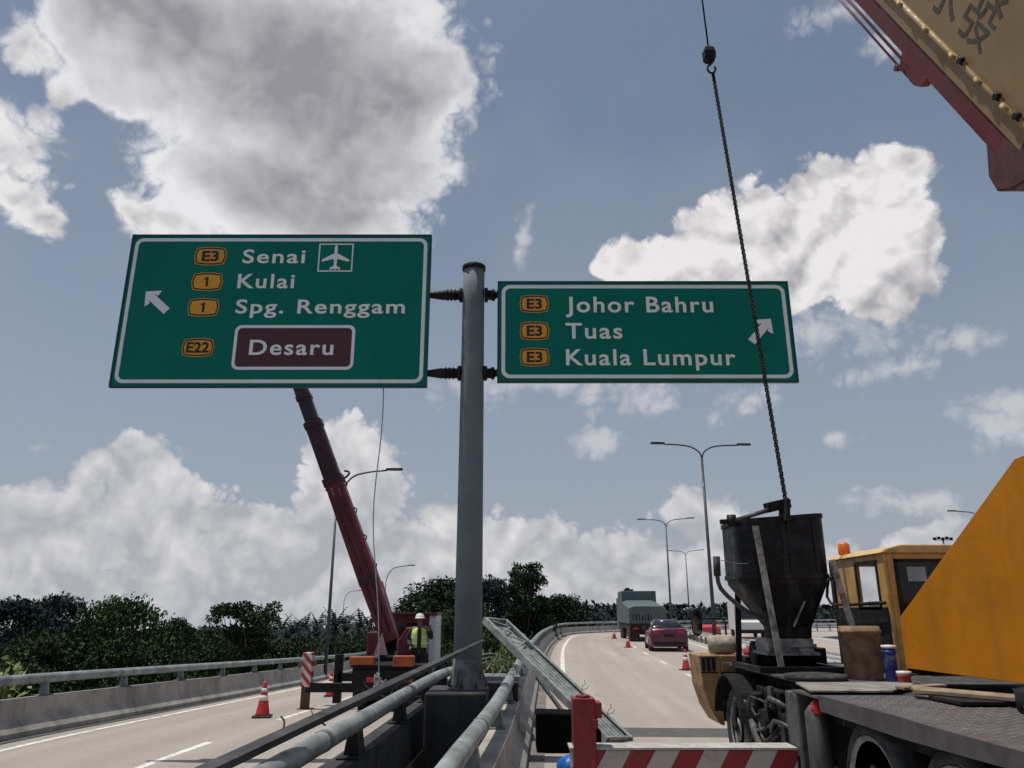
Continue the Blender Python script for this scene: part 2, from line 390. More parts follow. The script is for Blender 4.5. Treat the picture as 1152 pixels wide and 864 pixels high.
def span(path, s0, s1):
    """piece of a path between two distances along y, with exact ends"""
    out = []
    def ip(y):
        for a, b in zip(path, path[1:]):
            if a.y <= y <= b.y: return a.lerp(b, (y - a.y) / max(b.y - a.y, 1e-6))
    n = max(2, int((s1 - s0) / .8) + 1)
    return [ip(s0 + (s1 - s0) * i / (n - 1)) for i in range(n)]

# ------------------------------------------------------------------ lettering
FONTCAP = None
def text_mesh(txt, bold=.012, space=1.0):
    cu = bpy.data.curves.new('lettering', 'FONT'); cu.body = txt; cu.size = 1; cu.offset = bold; cu.space_character = space
    cu.extrude = .004; cu.resolution_u = 5
    ob = bpy.data.objects.new('lettering', cu); COL.objects.link(ob)
    dg = bpy.context.evaluated_depsgraph_get(); dg.update()
    me = bpy.data.meshes.new_from_object(ob.evaluated_get(dg))
    vs = [v.co.copy() for v in me.vertices]; fs = [tuple(p.vertices) for p in me.polygons]
    bpy.data.objects.remove(ob); bpy.data.curves.remove(cu); bpy.data.meshes.remove(me)
    return vs, fs
_h, _ = text_mesh('H', 0.0); FONTCAP = max(v.y for v in _h)
def put_text(mb, txt, x0, x1, zb, cap, Y, bold=.012, space=1.0, proud=.004):
    vs, fs = text_mesh(txt, bold, space)
    a = min(v.x for v in vs); b = max(v.x for v in vs)
    sx = (x1 - x0) / (b - a); sz = cap / FONTCAP
    mb.add([(x0 + (v.x - a) * sx, Y - proud - (v.z) * .3, zb + v.y * sz) for v in vs], fs)

# ================================================================== SETTING: ground, roads
GZ = -6.0
def gz(x, y):
    """the land falls away ahead on the left, like the ramp that runs down it"""
    return GZ - .032 * max(0, y - 45) * min(1, max(0, (12 - x) / 50)) if y > 45 else GZ
g = MB(); rings = []
nx = 40
gv = []; gf = []
random.seed(3)
xs = [-2500, -900, -400, -200, -120, -80] + [-60 + 6 * i for i in range(21)] + [80, 120, 200, 400, 900, 2500]
ys = [-400, -120, -60] + [-30 + 6 * i for i in range(22)] + [120, 160, 240, 330, 450, 700, 1200, 3500]
for y in ys:
    for x in xs:
        z = gz(x, y) + (random.uniform(-.35, .35) if abs(x) < 200 and -60 < y < 200 else 0)
        gv.append((x, y, z))
for j in range(len(ys) - 1):
    for i in range(len(xs) - 1):
        k = j * len(xs) + i; gf.append((k, k + 1, k + 1 + len(xs), k + len(xs)))
g.add(gv, gf, True); tag(g.build('ground', GRASS), kind='structure')

# right-hand viaduct: path of its left parapet
RP = catmull([(-1.0, -14, 0), (-.72, 0, 0), (-.39, 6.56, 0), (-.17, 9.74, 0), (.263, 19, 0), (.87, 30.7, 0), (2.1, 48, 0), (4.1, 66, 0),
              (6.4, 73, 0), (10.6, 78.5, 0), (17.5, 84, 0), (30, 92, 0), (50, 102, 0), (85, 116, 0)])
def deck(path, a, b, thick, name, mat):
    m = MB(); prof = [(a, 0), (b, 0), (b, -.35), (b - 1.2, -thick), (a + 1.2, -thick), (a, -.35)]; sweep(m, path, prof)
    ob = tag(m.build(name, mat), kind='structure'); me = ob.data; uv = me.uv_layers.new(name='lane'); cum = [0]
    for p, q in zip(path, path[1:]): cum.append(cum[-1] + (q - p).length)
    for lp_ in me.loops: i = lp_.vertex_index; uv.data[lp_.index].uv = (prof[i % 6][0], cum[min(i // 6, len(cum) - 1)])
    return ob
deck(RP, -.12, 10.0, 1.1, 'right_road', ASPH)
deck(RP, 10.9, 20.5, 1.1, 'opposite_road', ASPH)
LP0 = [(-5.4, -14, 0), (-5.25, 0, 0), (-5.05, 8.7, 0), (-4.87, 13, -.02), (-4.8, 18, -.2), (-4.75, 25, -.48), (-4.9, 34, -.84), (-6.0, 50, -1.5), (-8.0, 66, -2.1),
       (-12, 86, -2.9), (-20, 112, -3.8), (-34, 140, -4.7), (-60, 175, -5.4)]
LP = catmull(LP0)
deck(LP, -3.8, 3.55, 1.0, 'left_road', ASPHL)
# painted markings and joints, each a sheet above the road
def marking(name, path, a, b, mat=PAINTW, dz=.004):
    m = MB(); A = offset(path, a, dz); B = offset(path, b, dz)
    m.loft([[p, q] for p, q in zip(A, B)], False, False)
    return m
mk = MB()
for (a, b) in ((.98, 1.14), (9.0, 9.14)):
    A = offset(RP, a, .004); B = offset(RP, b, .004); mk.loft([[p, q] for p, q in zip(A, B)], False, False)
y = 24.4 - 6.85 * 5
LN = offset(RP, 5.12)
while y < 76:
    pth = span(LN, y, y + 2.3)
    if all(pth): A = offset(pth, -.065, .004); B = offset(pth, .065, .004); mk.loft([[p, q] for p, q in zip(A, B)], False, False)
    y += 6.85
for (a, b) in ((11.6, 11.74), (19.6, 19.74)):
    A = offset(RP, a, .004); B = offset(RP, b, .004); mk.loft([[p, q] for p, q in zip(A, B)], False, False)
A = offset(LP, -2.82, .004); B = offset(LP, -2.69, .004); mk.loft([[p, q] for p, q in zip(A, B)], False, False)
A = offset(LP, 2.82, .004); B = offset(LP, 2.95, .004); mk.loft([[p, q] for p, q in zip(A, B)], False, False)
y = 11.0 - 5.9 * 3
while y < 90:
    pth = span(LP, y, y + 2.3)
    A = offset(pth, -.065, .004); B = offset(pth, .065, .004); mk.loft([[p, q] for p, q in zip(A, B)], False, False)
    y += 5.9
tag(mk.build('road_markings', PAINTW), kind='structure')
jm = MB()
pth = span(RP, 13.75, 14.75)
for a, b in ((.2, .97), (1.15, 8.99)):
    A = offset(pth, a, .003); B = offset(pth, b, .003); jm.loft([[p, q] for p, q in zip(A, B)], False, False)
tag(jm.build('expansion_joint', JOINT), kind='structure')

# ------------------------------------------------------------------ parapets
WALLP = [(-.13, 0), (-.13, .60), (.13, .60), (.15, .30), (.30, .10), (.30, 0)]
def parapet(name, path, side, label, zpipe=.9, y_posts=(0, 90), gap=2.6, wallmat=CONC, pr=.085, prof=None, postmat=GALVD, tops=.6, thick=.10):
    """concrete wall (road face on +side) with steel posts carrying a pipe rail"""
    p0 = path[len(path) // 4]
    t = thing(name, (p0.x, p0.y, p0.z), label, 'parapet')
    pf = prof or WALLP
    pf = [(a * side, b) for a, b in pf]
    m = MB(); sweep(m, path, pf)
    m.build('concrete_wall', wallmat, t)
    m = MB(); m.tube(offset(path, -.04 * side, zpipe), pr, 14)
    pipe = sub(m.build('pipe_rail', GALV, t))
    cum = 0; nxt = 0; k = 0
    dense = path
    for i in range(len(dense) - 1):
        a, b = dense[i], dense[i + 1]; L = (b - a).length
        while nxt <= cum + L and k < 100:
            q = a.lerp(b, (nxt - cum) / L); nxt += gap
            if not (y_posts[0] <= q.y <= y_posts[1]): continue
            d = (b - a).normalized(); n = Vector((d.y, -d.x, 0)) * side
            mb = MB()
            base = q + Vector((0, 0, tops))
            # a tapered web plate with a foot plate
            w0, w1, h = .16, .09, zpipe - tops - pr + .02
            off = -n * .04
            mb.prism([base + off - n * w0 / 2 - d * thick * .5 + Vector((0, 0, .02)), base + off + n * w0 / 2 - d * thick * .5 + Vector((0, 0, .02)),
                      base + off + n * w1 / 2 - d * thick * .5 + Vector((0, 0, h)), base + off - n * w1 / 2 - d * thick * .5 + Vector((0, 0, h))], d * thick)
            mb.bar(base + off - d * (thick + .03) + Vector((0, 0, .01)), base + off + d * (thick + .03) + Vector((0, 0, .01)), .22, .02)
            mb.build('rail_post', postmat, t, bevel=.006); k += 1
        cum += L
    # coupling sleeves on the pipe
    for yy in ([8.05, 13.5, 24, 36] if side > 0 else [7.2, 16, 28, 40]):
        pp = span(offset(path, -.04 * side, zpipe), yy, yy + .09)
        if all(pp): MB().tube(pp, pr + .006, 14).build('coupling_sleeve', GALVD, pipe)
    return t
RPn = cut(RP, -12, 120)
parapet('bridge_parapet', RPn, 1, 'concrete parapet with grey pipe rail curving right along the right road', y_posts=(2, 116), gap=2.7)
LM = catmull([(-1.95, -12, 0), (-1.85, 2, 0), (-1.72, 6.9, 0), (-1.617, 8.72, 0), (-1.41, 15.1, -.06), (-1.3, 20, -.28), (-1.28, 26, -.52), (-1.5, 36, -.92), (-2.4, 50, -1.5), (-4.4, 66, -2.1), (-8.4, 86, -2.9)])
parapet('median_parapet', LM, -1, 'dark concrete parapet with pipe rail beneath the long slanted steel angle', wallmat=CONCD, y_posts=(2, 80), gap=2.55, postmat=BLK, pr=.09, thick=.26)
LL = offset(cut(LP, -12, 150), -3.62)
parapet('ramp_parapet', LL, 1, 'pale concrete parapet with pipe rail between the left ramp and the trees', y_posts=(2, 140), gap=2.9, postmat=GALVD)
# vertical joints and kerb drain of the far parapet read as its own dark channel
dr = MB(); pth = offset(LL, .31, .012); A = offset(pth, 0); B = offset(pth, .16); dr.loft([[p, q] for p, q in zip(A, B)], False, False)
tag(dr.build('ramp_drain', JOINT), kind='structure')
dr = MB(); pth = offset(RP, .31, .006); A = offset(pth, 0); B = offset(pth, .22); dr.loft([[p, q] for p, q in zip(A, B)], False, False)
tag(dr.build('road_drain', M('drain_grime', (.16, .145, .13), .9, var=.3, scale=2)), kind='structure')

# guardrail between the two carriageways on the right
GP = offset(cut(RP, 6, 120), 9.75)
gr = thing('steel_guardrail', (GP[10].x, GP[10].y, 0), 'pale steel guardrail with short posts along the far side of the right road', 'guardrail')
m = MB(); sweep(m, GP, [(-.04, .45), (.0, .50), (-.03, .58), (.0, .66), (-.04, .72), (-.055, .72), (-.02, .66), (-.05, .58), (-.02, .50), (-.055, .45)]); m.build('rail_beam', M('guardrail_zinc', (.55, .56, .56), .45, .3, var=.15), gr)
cum = 0; nxt = 0
for a, b in zip(GP, GP[1:]):
    L = (b - a).length
    while nxt <= cum + L:
        q = a.lerp(b, (nxt - cum) / L); nxt += 2.0
        if q.y > 14: MB().boxb(q.x, q.x + .1, q.y - .05, q.y + .05, 0, .7).build('guardrail_post', GALVD, gr)
    cum += L

# ================================================================== the sign on its post
SY = 11.75
root = thing('direction_sign', (-.69, 11.9, .9), 'tall grey post carrying two green motorway direction panels, between the two roads', 'road sign')
PX = -.655
m = MB(); m.tube([(PX, 11.9, .9), (PX, 11.9, 3.5), (PX, 11.9, 7.0), (PX - .0, 11.9, 7.62)], [.215, .20, .185, .182], 32); pole = sub(m.build('pole', POLEM, root))
m = MB(); m.lathe([(.19, 7.60), (.20, 7.61), (.20, 7.68), (.15, 7.71), (.0, 7.72)], (PX, 11.9, 0), 32); m.build('pole_cap', BLK, root)
DUST = M('dusty_foot', (.12, .122, .125), .9, var=.35, scale=5, dirt=((.24, .23, .215), .7, 6), bump=.5, bscale=25)
m = MB(); m.lathe([(.30, .90), (.29, .925), (.24, .99), (.225, 1.18), (.216, 1.32)], (PX, 11.9, 0), 32)
m.build('base_flange', DUST, root)
for k in range(8):
    a = 2 * math.pi * k / 8 + .2; d = Vector((math.cos(a), math.sin(a), 0)); p = Vector((PX, 11.9, 0)); tt = Vector((-d.y, d.x, 0))
    mb = MB(); mb.prism([p + d * .2 - tt * .008 + Vector((0, 0, .945)), p + d * .29 - tt * .008 + Vector((0, 0, .945)), p + d * .29 - tt * .008 + Vector((0, 0, .97)), p + d * .205 - tt * .008 + Vector((0, 0, 1.22))], tt * .016)
    mb.build('gusset', DUST, root)
    mb = MB(); q = p + Vector((math.cos(a + .31), math.sin(a + .31), 0)) * .29; mb.cyl(q + Vector((0, 0, .94)), q + Vector((0, 0, 1.03)), .02, n=6); mb.build('anchor_bolt', POSTD, root)
def sign_panel(u0, v0, u1, v1, nm):
    a = at(u0, v0, SY); b = at(u1, v1, SY); x0, x1, z1, z0 = a.x, b.x, a.z, b.z
    m = MB(); m.boxb(x0, x1, SY, SY + .05, z0, z1)
    p = sub(m.build('sign_panel', [SGN, SGE], root, bevel=.004))
    rim = MB()
    for (bx0, bx1, bz0, bz1) in ((x0 - .025, x1 + .025, z1, z1 + .025), (x0 - .025, x1 + .025, z0 - .025, z0), (x0 - .025, x0, z0, z1), (x1, x1 + .025, z0, z1)):
        rim.boxb(bx0, bx1, SY - .012, SY + .06, bz0, bz1)
    rim.build('edge_trim', SGE, p)
    sm_ = MB()
    for k in range(1, 4): xx_ = x0 + (x1 - x0) * k / 4; sm_.boxb(xx_ - .003, xx_ + .003, SY - .0012, SY - .0002, z0 + .11, z1 - .11)
    for k in range(9):
        for zz in (z0 + (z1 - z0) * .14, (z0 + z1) / 2, z1 - (z1 - z0) * .14): xx_ = x0 + (x1 - x0) * (k + .5) / 9; sm_.boxb(xx_ - .009, xx_ + .009, SY - .0014, SY - .0003, zz - .009, zz + .009)
    sm_.build('panel_seams', M('seam_green', (.001, .10, .076), .6, var=.1), p)
    for zz in (z0 + (z1 - z0) * .14, (z0 + z1) / 2, z1 - (z1 - z0) * .14):
        MB().boxb(x0 + .05, x1 - .05, SY + .053, SY + .10, zz - .04, zz + .04).build('stiffener', GALVD, p)
    return p, x0, x1, z0, z1
def rrect(x0, x1, z0, z1, r, n=6):
    out = []
    for cx, cz, a0 in ((x1 - r, z1 - r, 0), (x0 + r, z1 - r, 90), (x0 + r, z0 + r, 180), (x1 - r, z0 + r, 270)):
        for k in range(n + 1):
            a = R(a0 + 90 * k / n); out.append((cx + r * math.cos(a), cz + r * math.sin(a)))
    return out
def ring_plate(mb, outer, inner, Y, th=.004):
    n = len(outer); vs = [(x, Y, z) for x, z in outer] + [(x, Y, z) for x, z in inner] + [(x, Y - th, z) for x, z in outer] + [(x, Y - th, z) for x, z in inner]
    fs = []
    for i in range(n):
        j = (i + 1) % n
        fs += [(2 * n + i, 2 * n + j, 3 * n + j, 3 * n + i), (i, j, 2 * n + j, 2 * n + i), (n + i, n + j, 3 * n + j, 3 * n + i), (i, j, n + j, n + i)]
    mb.add(vs, fs)
def plate(mb, poly, Y, th=.004): mb.prism([(x, Y, z) for x, z in poly], (0, -th, 0))
def border(p, x0, x1, z0, z1):
    m = MB(); ring_plate(m, rrect(x0 + .045, x1 - .045, z0 + .045, z1 - .045, .14), rrect(x0 + .105, x1 - .105, z0 + .105, z1 - .105, .09), SY - .001, .003); m.build('white_border', SGW, p)
def badge(p, u0, v0, u1, v1, txt):
    a = at(u0, v0, SY); b = at(u1, v1, SY); cx, cz = (a.x + b.x) / 2, (a.z + b.z) / 2; hw = abs(b.x - a.x) / 2; hh = abs(a.z - b.z) / 2
    def hexa(s, k): return [(cx + hw * s * q, cz + hh * r_ * k) for q, r_ in ((-1, 0), (-.88, .86), (-.3, 1), (.3, 1), (.88, .86), (1, 0), (.88, -.86), (.3, -1), (-.3, -1), (-.88, -.86))]
    m = MB(); plate(m, hexa(1, 1), SY - .001, .003)
    m.mat(1); ring_plate(m, hexa(.95, .92), hexa(.87, .78), SY - .0045, .002)
    if txt == '1':
        k = hh * .52; plate(m, [(cx - .10 * hh, cz - k), (cx + .12 * hh, cz - k), (cx + .12 * hh, cz + k), (cx - .03 * hh, cz + k), (cx - .30 * hh, cz + k * .62), (cx - .24 * hh, cz + k * .34), (cx - .10 * hh, cz + k * .48)], SY - .004, .004)
        m.build('route_badge', [SGY, SGK], p); return
    wd = {'E3': .52, '1': .17, 'E22': .7}[txt]
    put_text(m, txt, cx - hw * wd, cx + hw * wd, cz - hh * .52, hh * 1.04, SY - .004, bold=.028)
    m.build('route_badge', [SGY, SGK], p)
def line(p, txt, u0, u1, vcap, vb, name='destination_name', lift=0.):
    um = (u0 + u1) / 2
    a = at(u0, vb, SY); b = at(u1, vb, SY); cap = at(um, vcap, SY).z - at(um, vb, SY).z
    words = txt.split(' '); vs, _ = text_mesh(txt, .017, 1.14); xa = min(v.x for v in vs); k = (b.x - a.x) / (max(v.x for v in vs) - xa)
    for i, wd in enumerate(words):
        pe = max(v.x for v in text_mesh(' '.join(words[:i + 1]), .017, 1.14)[0]); wv, _ = text_mesh(wd, .017, 1.14)
        wl = max(v.x for v in wv) - min(v.x for v in wv); xe = a.x + (pe - xa) * k
        m = MB(); put_text(m, wd, xe - wl * k, xe, a.z, cap, SY - .001 - lift, bold=.017, space=1.14); m.build(name, SGW, p)
def zl(x, y): return 110 + x / 2.954, 240 + y / 2.954
def zr(x, y): return 460 + x / 2.504, 280 + y / 2.504
# left panel
p, x0, x1, z0, z1 = sign_panel(151, 265.5, 478.5, 434, 'l'); border(p, x0, x1, z0, z1)
for bx, txt in (((325, 112, 425, 173), 'E3'), ((315, 197, 412, 258), '1'), ((303, 282, 400, 343), '1'), ((283, 415, 383, 477), 'E22')):
    badge(p, *zl(bx[0], bx[1]), *zl(bx[2], bx[3]), txt)
for txt, a, b, c1, c2 in (('Senai', 480, 688, 122, 165), ('Kulai', 463, 652, 203, 248), ('Spg. Renggam', 457, 1020, 288, 332)):
    line(p, txt, zl(a, 0)[0], zl(b, 0)[0], zl(0, c1)[1], zl(0, c2)[1])
a = at(*zl(436, 372), SY); b = at(*zl(848, 520), SY); a2 = at(*zl(436, 520), SY)
bx0, bx1, bz0, bz1 = a2.x + .03, b.x, b.z, a.z
m = MB(); plate(m, rrect(bx0 + .04, bx1 - .04, bz0 + .04, bz1 - .04, .07), SY - .001, .003); m.build('brown_panel', SGB, p)
m = MB(); ring_plate(m, rrect(bx0, bx1, bz0, bz1, .11), rrect(bx0 + .05, bx1 - .05, bz0 + .05, bz1 - .05, .07), SY - .001, .006); m.build('brown_panel_border', SGW, p)
line(p, 'Desaru', zl(502, 0)[0], zl(782, 0)[0], zl(0, 422)[1], zl(0, 470)[1], lift=.004)
# aircraft symbol in its box
a = at(*zl(737, 101), SY); b = at(*zl(845, 194), SY); ax0, ax1, az0, az1 = a.x, b.x, b.z, a.z
m = MB(); ring_plate(m, rrect(ax0, ax1, az0, az1, .01), rrect(ax0 + .022, ax1 - .022, az0 + .022, az1 - .022, .006), SY - .001, .003)
cx, cz, hs = (ax0 + ax1) / 2, (az0 + az1) / 2, (ax1 - ax0) / 2
half = [(0, .84), (.07, .74), (.09, .55), (.09, .27), (.78, -.12), (.80, -.27), (.10, -.08), (.075, -.50), (.30, -.66), (.30, -.78), (.06, -.70), (0, -.80)]
plate(m, [(cx + x * hs, cz + y * hs) for x, y in half] + [(cx - x * hs, cz + y * hs) for x, y in half[-2:0:-1]], SY - .001, .003)
m.build('airport_symbol', SGW, p)
def arrow(p, cx, cz, L, ang, wd=.22):
    ca, sa = math.cos(ang), math.sin(ang); poly = [(-.5, -.17), (.05, -.17), (-.10, -.45), (.14, -.45), (.5, 0), (.14, .45), (-.10, .45), (.05, .17), (-.5, .17)]
    m = MB(); plate(m, [(cx + L * (x * ca - y * sa), cz + L * (x * sa + y * ca)) for x, y in poly], SY - .001, .003); m.build('arrow', SGW, p)
def arrow_head(p, tip, tail, wdt, hl):
    """barbed arrow: square corner head and a straight shaft"""
    tip, tail = Vector(tip), Vector(tail); d = (tip - tail).normalized(); n = Vector((-d.y, d.x)); L = (tip - tail).length
    k = hl
    # head is a right-angled corner whose legs run along x and z
    q = [tip, tip - d * k * .7071 + n * k * .7071, tip - d * (k * .7071 + wdt * .15) + n * k * .34, tip - d * k * .56 + n * wdt / 2, tail + n * wdt / 2, tail - n * wdt / 2,
         tip - d * k * .56 - n * wdt / 2, tip - d * (k * .7071 + wdt * .15) - n * k * .34, tip - d * k * .7071 - n * k * .7071]
    m = MB(); plate(m, [(v.x, v.y) for v in q], SY - .001, .003); m.build('arrow', SGW, p)
t_, h_ = at(*zl(229, 325), SY), at(*zl(160, 260), SY); arrow_head(p, (h_.x, h_.z), (t_.x, t_.z), .135, .27)
# right panel
p, x0, x1, z0, z1 = sign_panel(561.5, 318, 897, 428.5, 'r'); border(p, x0, x1, z0, z1)
for bx in ((312, 130, 395, 180), (312, 205, 396, 257), (312, 279, 397, 331)): badge(p, *zr(bx[0], bx[1]), *zr(bx[2], bx[3]), 'E3')
for txt, a, b, c1, c2 in (('Johor Bahru', 442, 858, 136, 178), ('Tuas', 442, 602, 210, 252), ('Kuala Lumpur', 443, 922, 284, 327)):
    line(p, txt, zr(a, 0)[0], zr(b, 0)[0], zr(0, c1)[1], zr(0, c2)[1])
h_, t_ = at(*zr(1019, 197), SY), at(*zr(965, 262), SY); arrow_head(p, (h_.x, h_.z), (t_.x, t_.z), .135, .27)
# arms: collar on the post, tapering to the panels, running on behind them
for v in (332, 420):
    z = at(527, v, 11.9).z
    for sgn, xe, xb in ((-1, -1.42, -5.9), (1, -.26, 4.1)):
        m = MB(); xa = PX + sgn * .19
        m.tube([(xa, 11.9, z), (xa + sgn * .05, 11.9, z), (xa + sgn * .06, 11.9, z), (xa + sgn * .34 * (1 if sgn < 0 else .5), 11.9, z), (xe, 11.9, z), (xb, 11.9, z)], [.125, .125, .085, .085, .05, .05], 16)
        ar = sub(m.build('bracket_arm', BLK, root))
        for k in range(3): MB().cyl((xa + sgn * (.12 + .06 * k * (1 if sgn < 0 else .3)), 11.9, z), (xa + sgn * (.135 + .06 * k * (1 if sgn < 0 else .3)), 11.9, z), .105, n=16).build('clamp_ring', BLK, ar)
        MB().bar((xb, 11.87, z), (xe, 11.87, z), .06, .12).build('backing_beam', BLK, ar)
m = MB(); m.boxb(PX - .06, PX + .06, 11.68, 11.71, 4.2, 4.32)
# plinth under the post
pl = MB(); pl.boxb(-1.22, -.36, 11.35, 12.5, GZ, .9)
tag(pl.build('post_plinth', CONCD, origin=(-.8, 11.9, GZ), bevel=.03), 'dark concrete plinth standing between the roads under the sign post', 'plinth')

# ================================================================== loose steel on the parapets
b0, b1 = Vector((-2.0, 5.0, .99)), at(545, 722, 11.2)
d = (b1 - b0).normalized(); sdv = d.cross(Vector((0, 0, 1))).normalized(); up = sdv.cross(d)
bm_ = MB()
def ang(q, k): return [q + sdv * x * k + up * (z * k + .03) for x, z in ((-.09, 0), (.05, 0), (.05, -.052), (.038, -.052), (.038, -.012), (-.08, -.012), (-.08, -.03), (-.09, -.03))]
bm_.loft([ang(b0, 1.0), ang(b0.lerp(b1, .55), .85), ang(b1, .38)])
t = tag(bm_.build('steel_angle', M('dusty_dark_steel', (.055, .056, .058), .75, .1, var=.4, scale=3, dirt=((.018, .018, .018), .7, 4), spec=.3), origin=b0), 'long dusty dark steel angle lying slanted over the rail in front of the post', 'steel beam')
# lattice ladder leaning over the right rail
T0, T1 = Vector((1.70, 13.1, .02)), Vector((-.34, 15.75, 1.80))
lat = thing('lattice_frame', T0, 'ribbed galvanised steel panel frame leaning over the right rail with one end raised', 'steel frame')
d = (T1 - T0).normalized(); sdv = Vector((.62, .72, .0)); sdv = (sdv - d * sdv.dot(d)).normalized(); nn = d.cross(sdv).normalized()
if nn.z < 0: nn = -nn
L = (T1 - T0).length; Wd = .60
LATM = M('lattice_zinc', (.30, .325, .315), .5, .3, var=.25, scale=4, dirt=((.09, .09, .085), .6, 5))
for sg in (-1, 1):
    mb = MB(); mb.bar(T0 + sdv * sg * Wd / 2, T1 + sdv * sg * Wd / 2, .02, .12, nn); mb.bar(T0 + sdv * sg * (Wd / 2 - .035) + nn * .06, T1 + sdv * sg * (Wd / 2 - .035) + nn * .06, .07, .012, nn)
    mb.bar(T0 + sdv * sg * (Wd / 2 - .035) - nn * .06, T1 + sdv * sg * (Wd / 2 - .035) - nn * .06, .07, .012, nn)
    mb.build('side_channel', LATM, lat)
mb = MB(); mb.bar(T0 + d * .05 + nn * .0, T0 + d * (L * .72) + nn * .0, Wd - .06, .008, nn)
for k in range(5): mb.bar(T0 + d * .06 + sdv * (-.2 + .1 * k) + nn * .014, T0 + d * (L * .71) + sdv * (-.2 + .1 * k) + nn * .014, .03, .018, nn)
mb.bar(T0 + d * (L * .72) - nn * .05, T1 - d * .02 - nn * .05, Wd - .06, .008, nn); mb.build('ribbed_sheet', LATM, lat)
for k in range(4):
    s0 = L * (.72 + .07 * k); s1 = L * (.72 + .07 * (k + 1)); sg = 1 if k % 2 else -1
    MB().bar(T0 + d * s0 + sdv * sg * .2 + nn * .03, T0 + d * s1 - sdv * sg * .2 + nn * .03, .03, .02, nn).build('lattice_brace', LATM, lat)
for s_, sg in ((L - .02, 0), (.02, 0)): MB().bar(T0 + d * s_ - sdv * .23, T0 + d * s_ + sdv * .23, .14, .03, d).build('end_plate', LATM, lat)
for s_ in (.55, 1.25, 2.9):
    q = T0 + d * s_ + sdv * .2 + nn * .06
    MB().tube([q, q + Vector((.02, 0, .10)), q + Vector((.08, .02, .13)), q + Vector((.06, 0, .2))], .006, 6).tube([q + Vector((.02, 0, .05)), q + Vector((.1, 0, .06)), q + Vector((.13, .0, .12))], .006, 6).build('wire_end', GALVD, lat)
# dark prop under the frame
q0, q1 = at(604, 762, 14.3), Vector((.62, 11.7, .03)); q0 = Vector((q0.x, 14.3, q0.z))
tag(MB().bar(q0, at(646, 818, 12.6), .05, .05).build('steel_prop', POSTD, origin=at(646, 818, 12.6)), 'thin dark steel prop sloping under the leaning lattice frame', 'steel bar')
# near-black box filling a dark area of the shoulder
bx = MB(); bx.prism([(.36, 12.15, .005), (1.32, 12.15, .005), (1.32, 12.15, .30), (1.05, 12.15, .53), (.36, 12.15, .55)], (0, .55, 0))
BT = M('matt_black', (.006, .006, .007), .95, var=.3, scale=4, bump=.6, bscale=9, spec=.05)
tag(bx.build('black_box', BT, origin=(.8, 12.4, 0), bevel=.03), 'black box on the road shoulder under the leaning lattice frame', 'chest')
# crumpled blue plastic by the jack
random.seed(5)
bp = MB(); prof = [(.05, 0), (.16, .03), (.2, .12), (.16, .24), (.06, .3), (.02, .31)]
bp.lathe(prof, (0, 0, 0), 12)
for i, v in enumerate(bp.v): v.x *= 1 + random.uniform(-.25, .25); v.y *= 1 + random.uniform(-.25, .25); v.z = max(0, v.z + random.uniform(-.02, .02))
ob = bp.build('plastic_bag', M('blue_plastic', (.012, .12, .42), .35, var=.15, scale=6, bump=.3, bscale=20)); ob.location = (.72, 10.5, .003); ob.scale = (.75, .75, .8)
tag(ob, 'crumpled bright blue plastic bag on the shoulder beside the red jack', 'bag')
# bent wire hoops behind the post
wh = MB()
for k in range(3):
    r = .30 + .07 * k; c0 = Vector((-.22 - .02 * k, 13.3 + .12 * k, .98)); wh.tube([c0 + Vector((r * math.cos(R(a)) - .1, .1 * math.sin(R(a * 2 + 40 * k)), r * .75 * math.sin(R(a)))) for a in range(0, 181, 15)], .007, 6)
for k in range(4): wh.tube([Vector((-.62 + .2 * k, 13.25, .96 + .1 * (k % 2))), Vector((-.56 + .2 * k, 13.6, 1.2 - .05 * k)), Vector((-.5 + .2 * k, 13.95, 1.0))], .010, 6)
wh.boxb(-.66, .12, 13.25, 13.9, .90, .965)
tag(wh.build('wire_cage', M('bare_wire', (.22, .23, .24), .45, .5, var=.2), origin=(-.25, 13.5, .9)), 'tangle of pale bent wire hoops on the pier top behind the sign post', 'wire cage')
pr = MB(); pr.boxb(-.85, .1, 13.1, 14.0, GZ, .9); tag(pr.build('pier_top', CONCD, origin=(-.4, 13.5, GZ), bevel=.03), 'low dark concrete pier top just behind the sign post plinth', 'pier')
# cables trailing over the angle
def cable(pts, r, label, name='loose_cable', mat=BLKR, cat='cable', n=7):
    P = catmull(pts, .05); return tag(MB().tube(P, r, n).build(name, mat, origin=P[0]), label, cat)
G_ = lambda u, v, z=.012: (lambda r_: at(0, 0, 1) if False else r_)(None)
def gp(u, v, z):
    x = (u - 576) / F; yu = (432 - v) / F; d = Vector((x, CP - yu * SP, SP + yu * CP)); t = (z - H) / d.z; return Vector((0, 0, H)) + d * t
cable([at(312, 833, 7.0), at(318, 822, 7.1), at(320, 812, 7.15), at(316, 806, 7.2)], .009, 'short black cable loop standing up from the left end of the steel angle')
cable([at(339, 818, 7.9), at(343, 811, 8.0), at(352, 809, 8.1), at(360, 812, 8.2), at(366, 816, 8.3)], .009, 'black cable arch over the middle of the steel angle')
cable([gp(350, 796, -.18), gp(352, 803, -.16), gp(362, 806, -.14), gp(375, 806, -.12)], .010, 'thin black hose lying on the ramp by the striped jack')
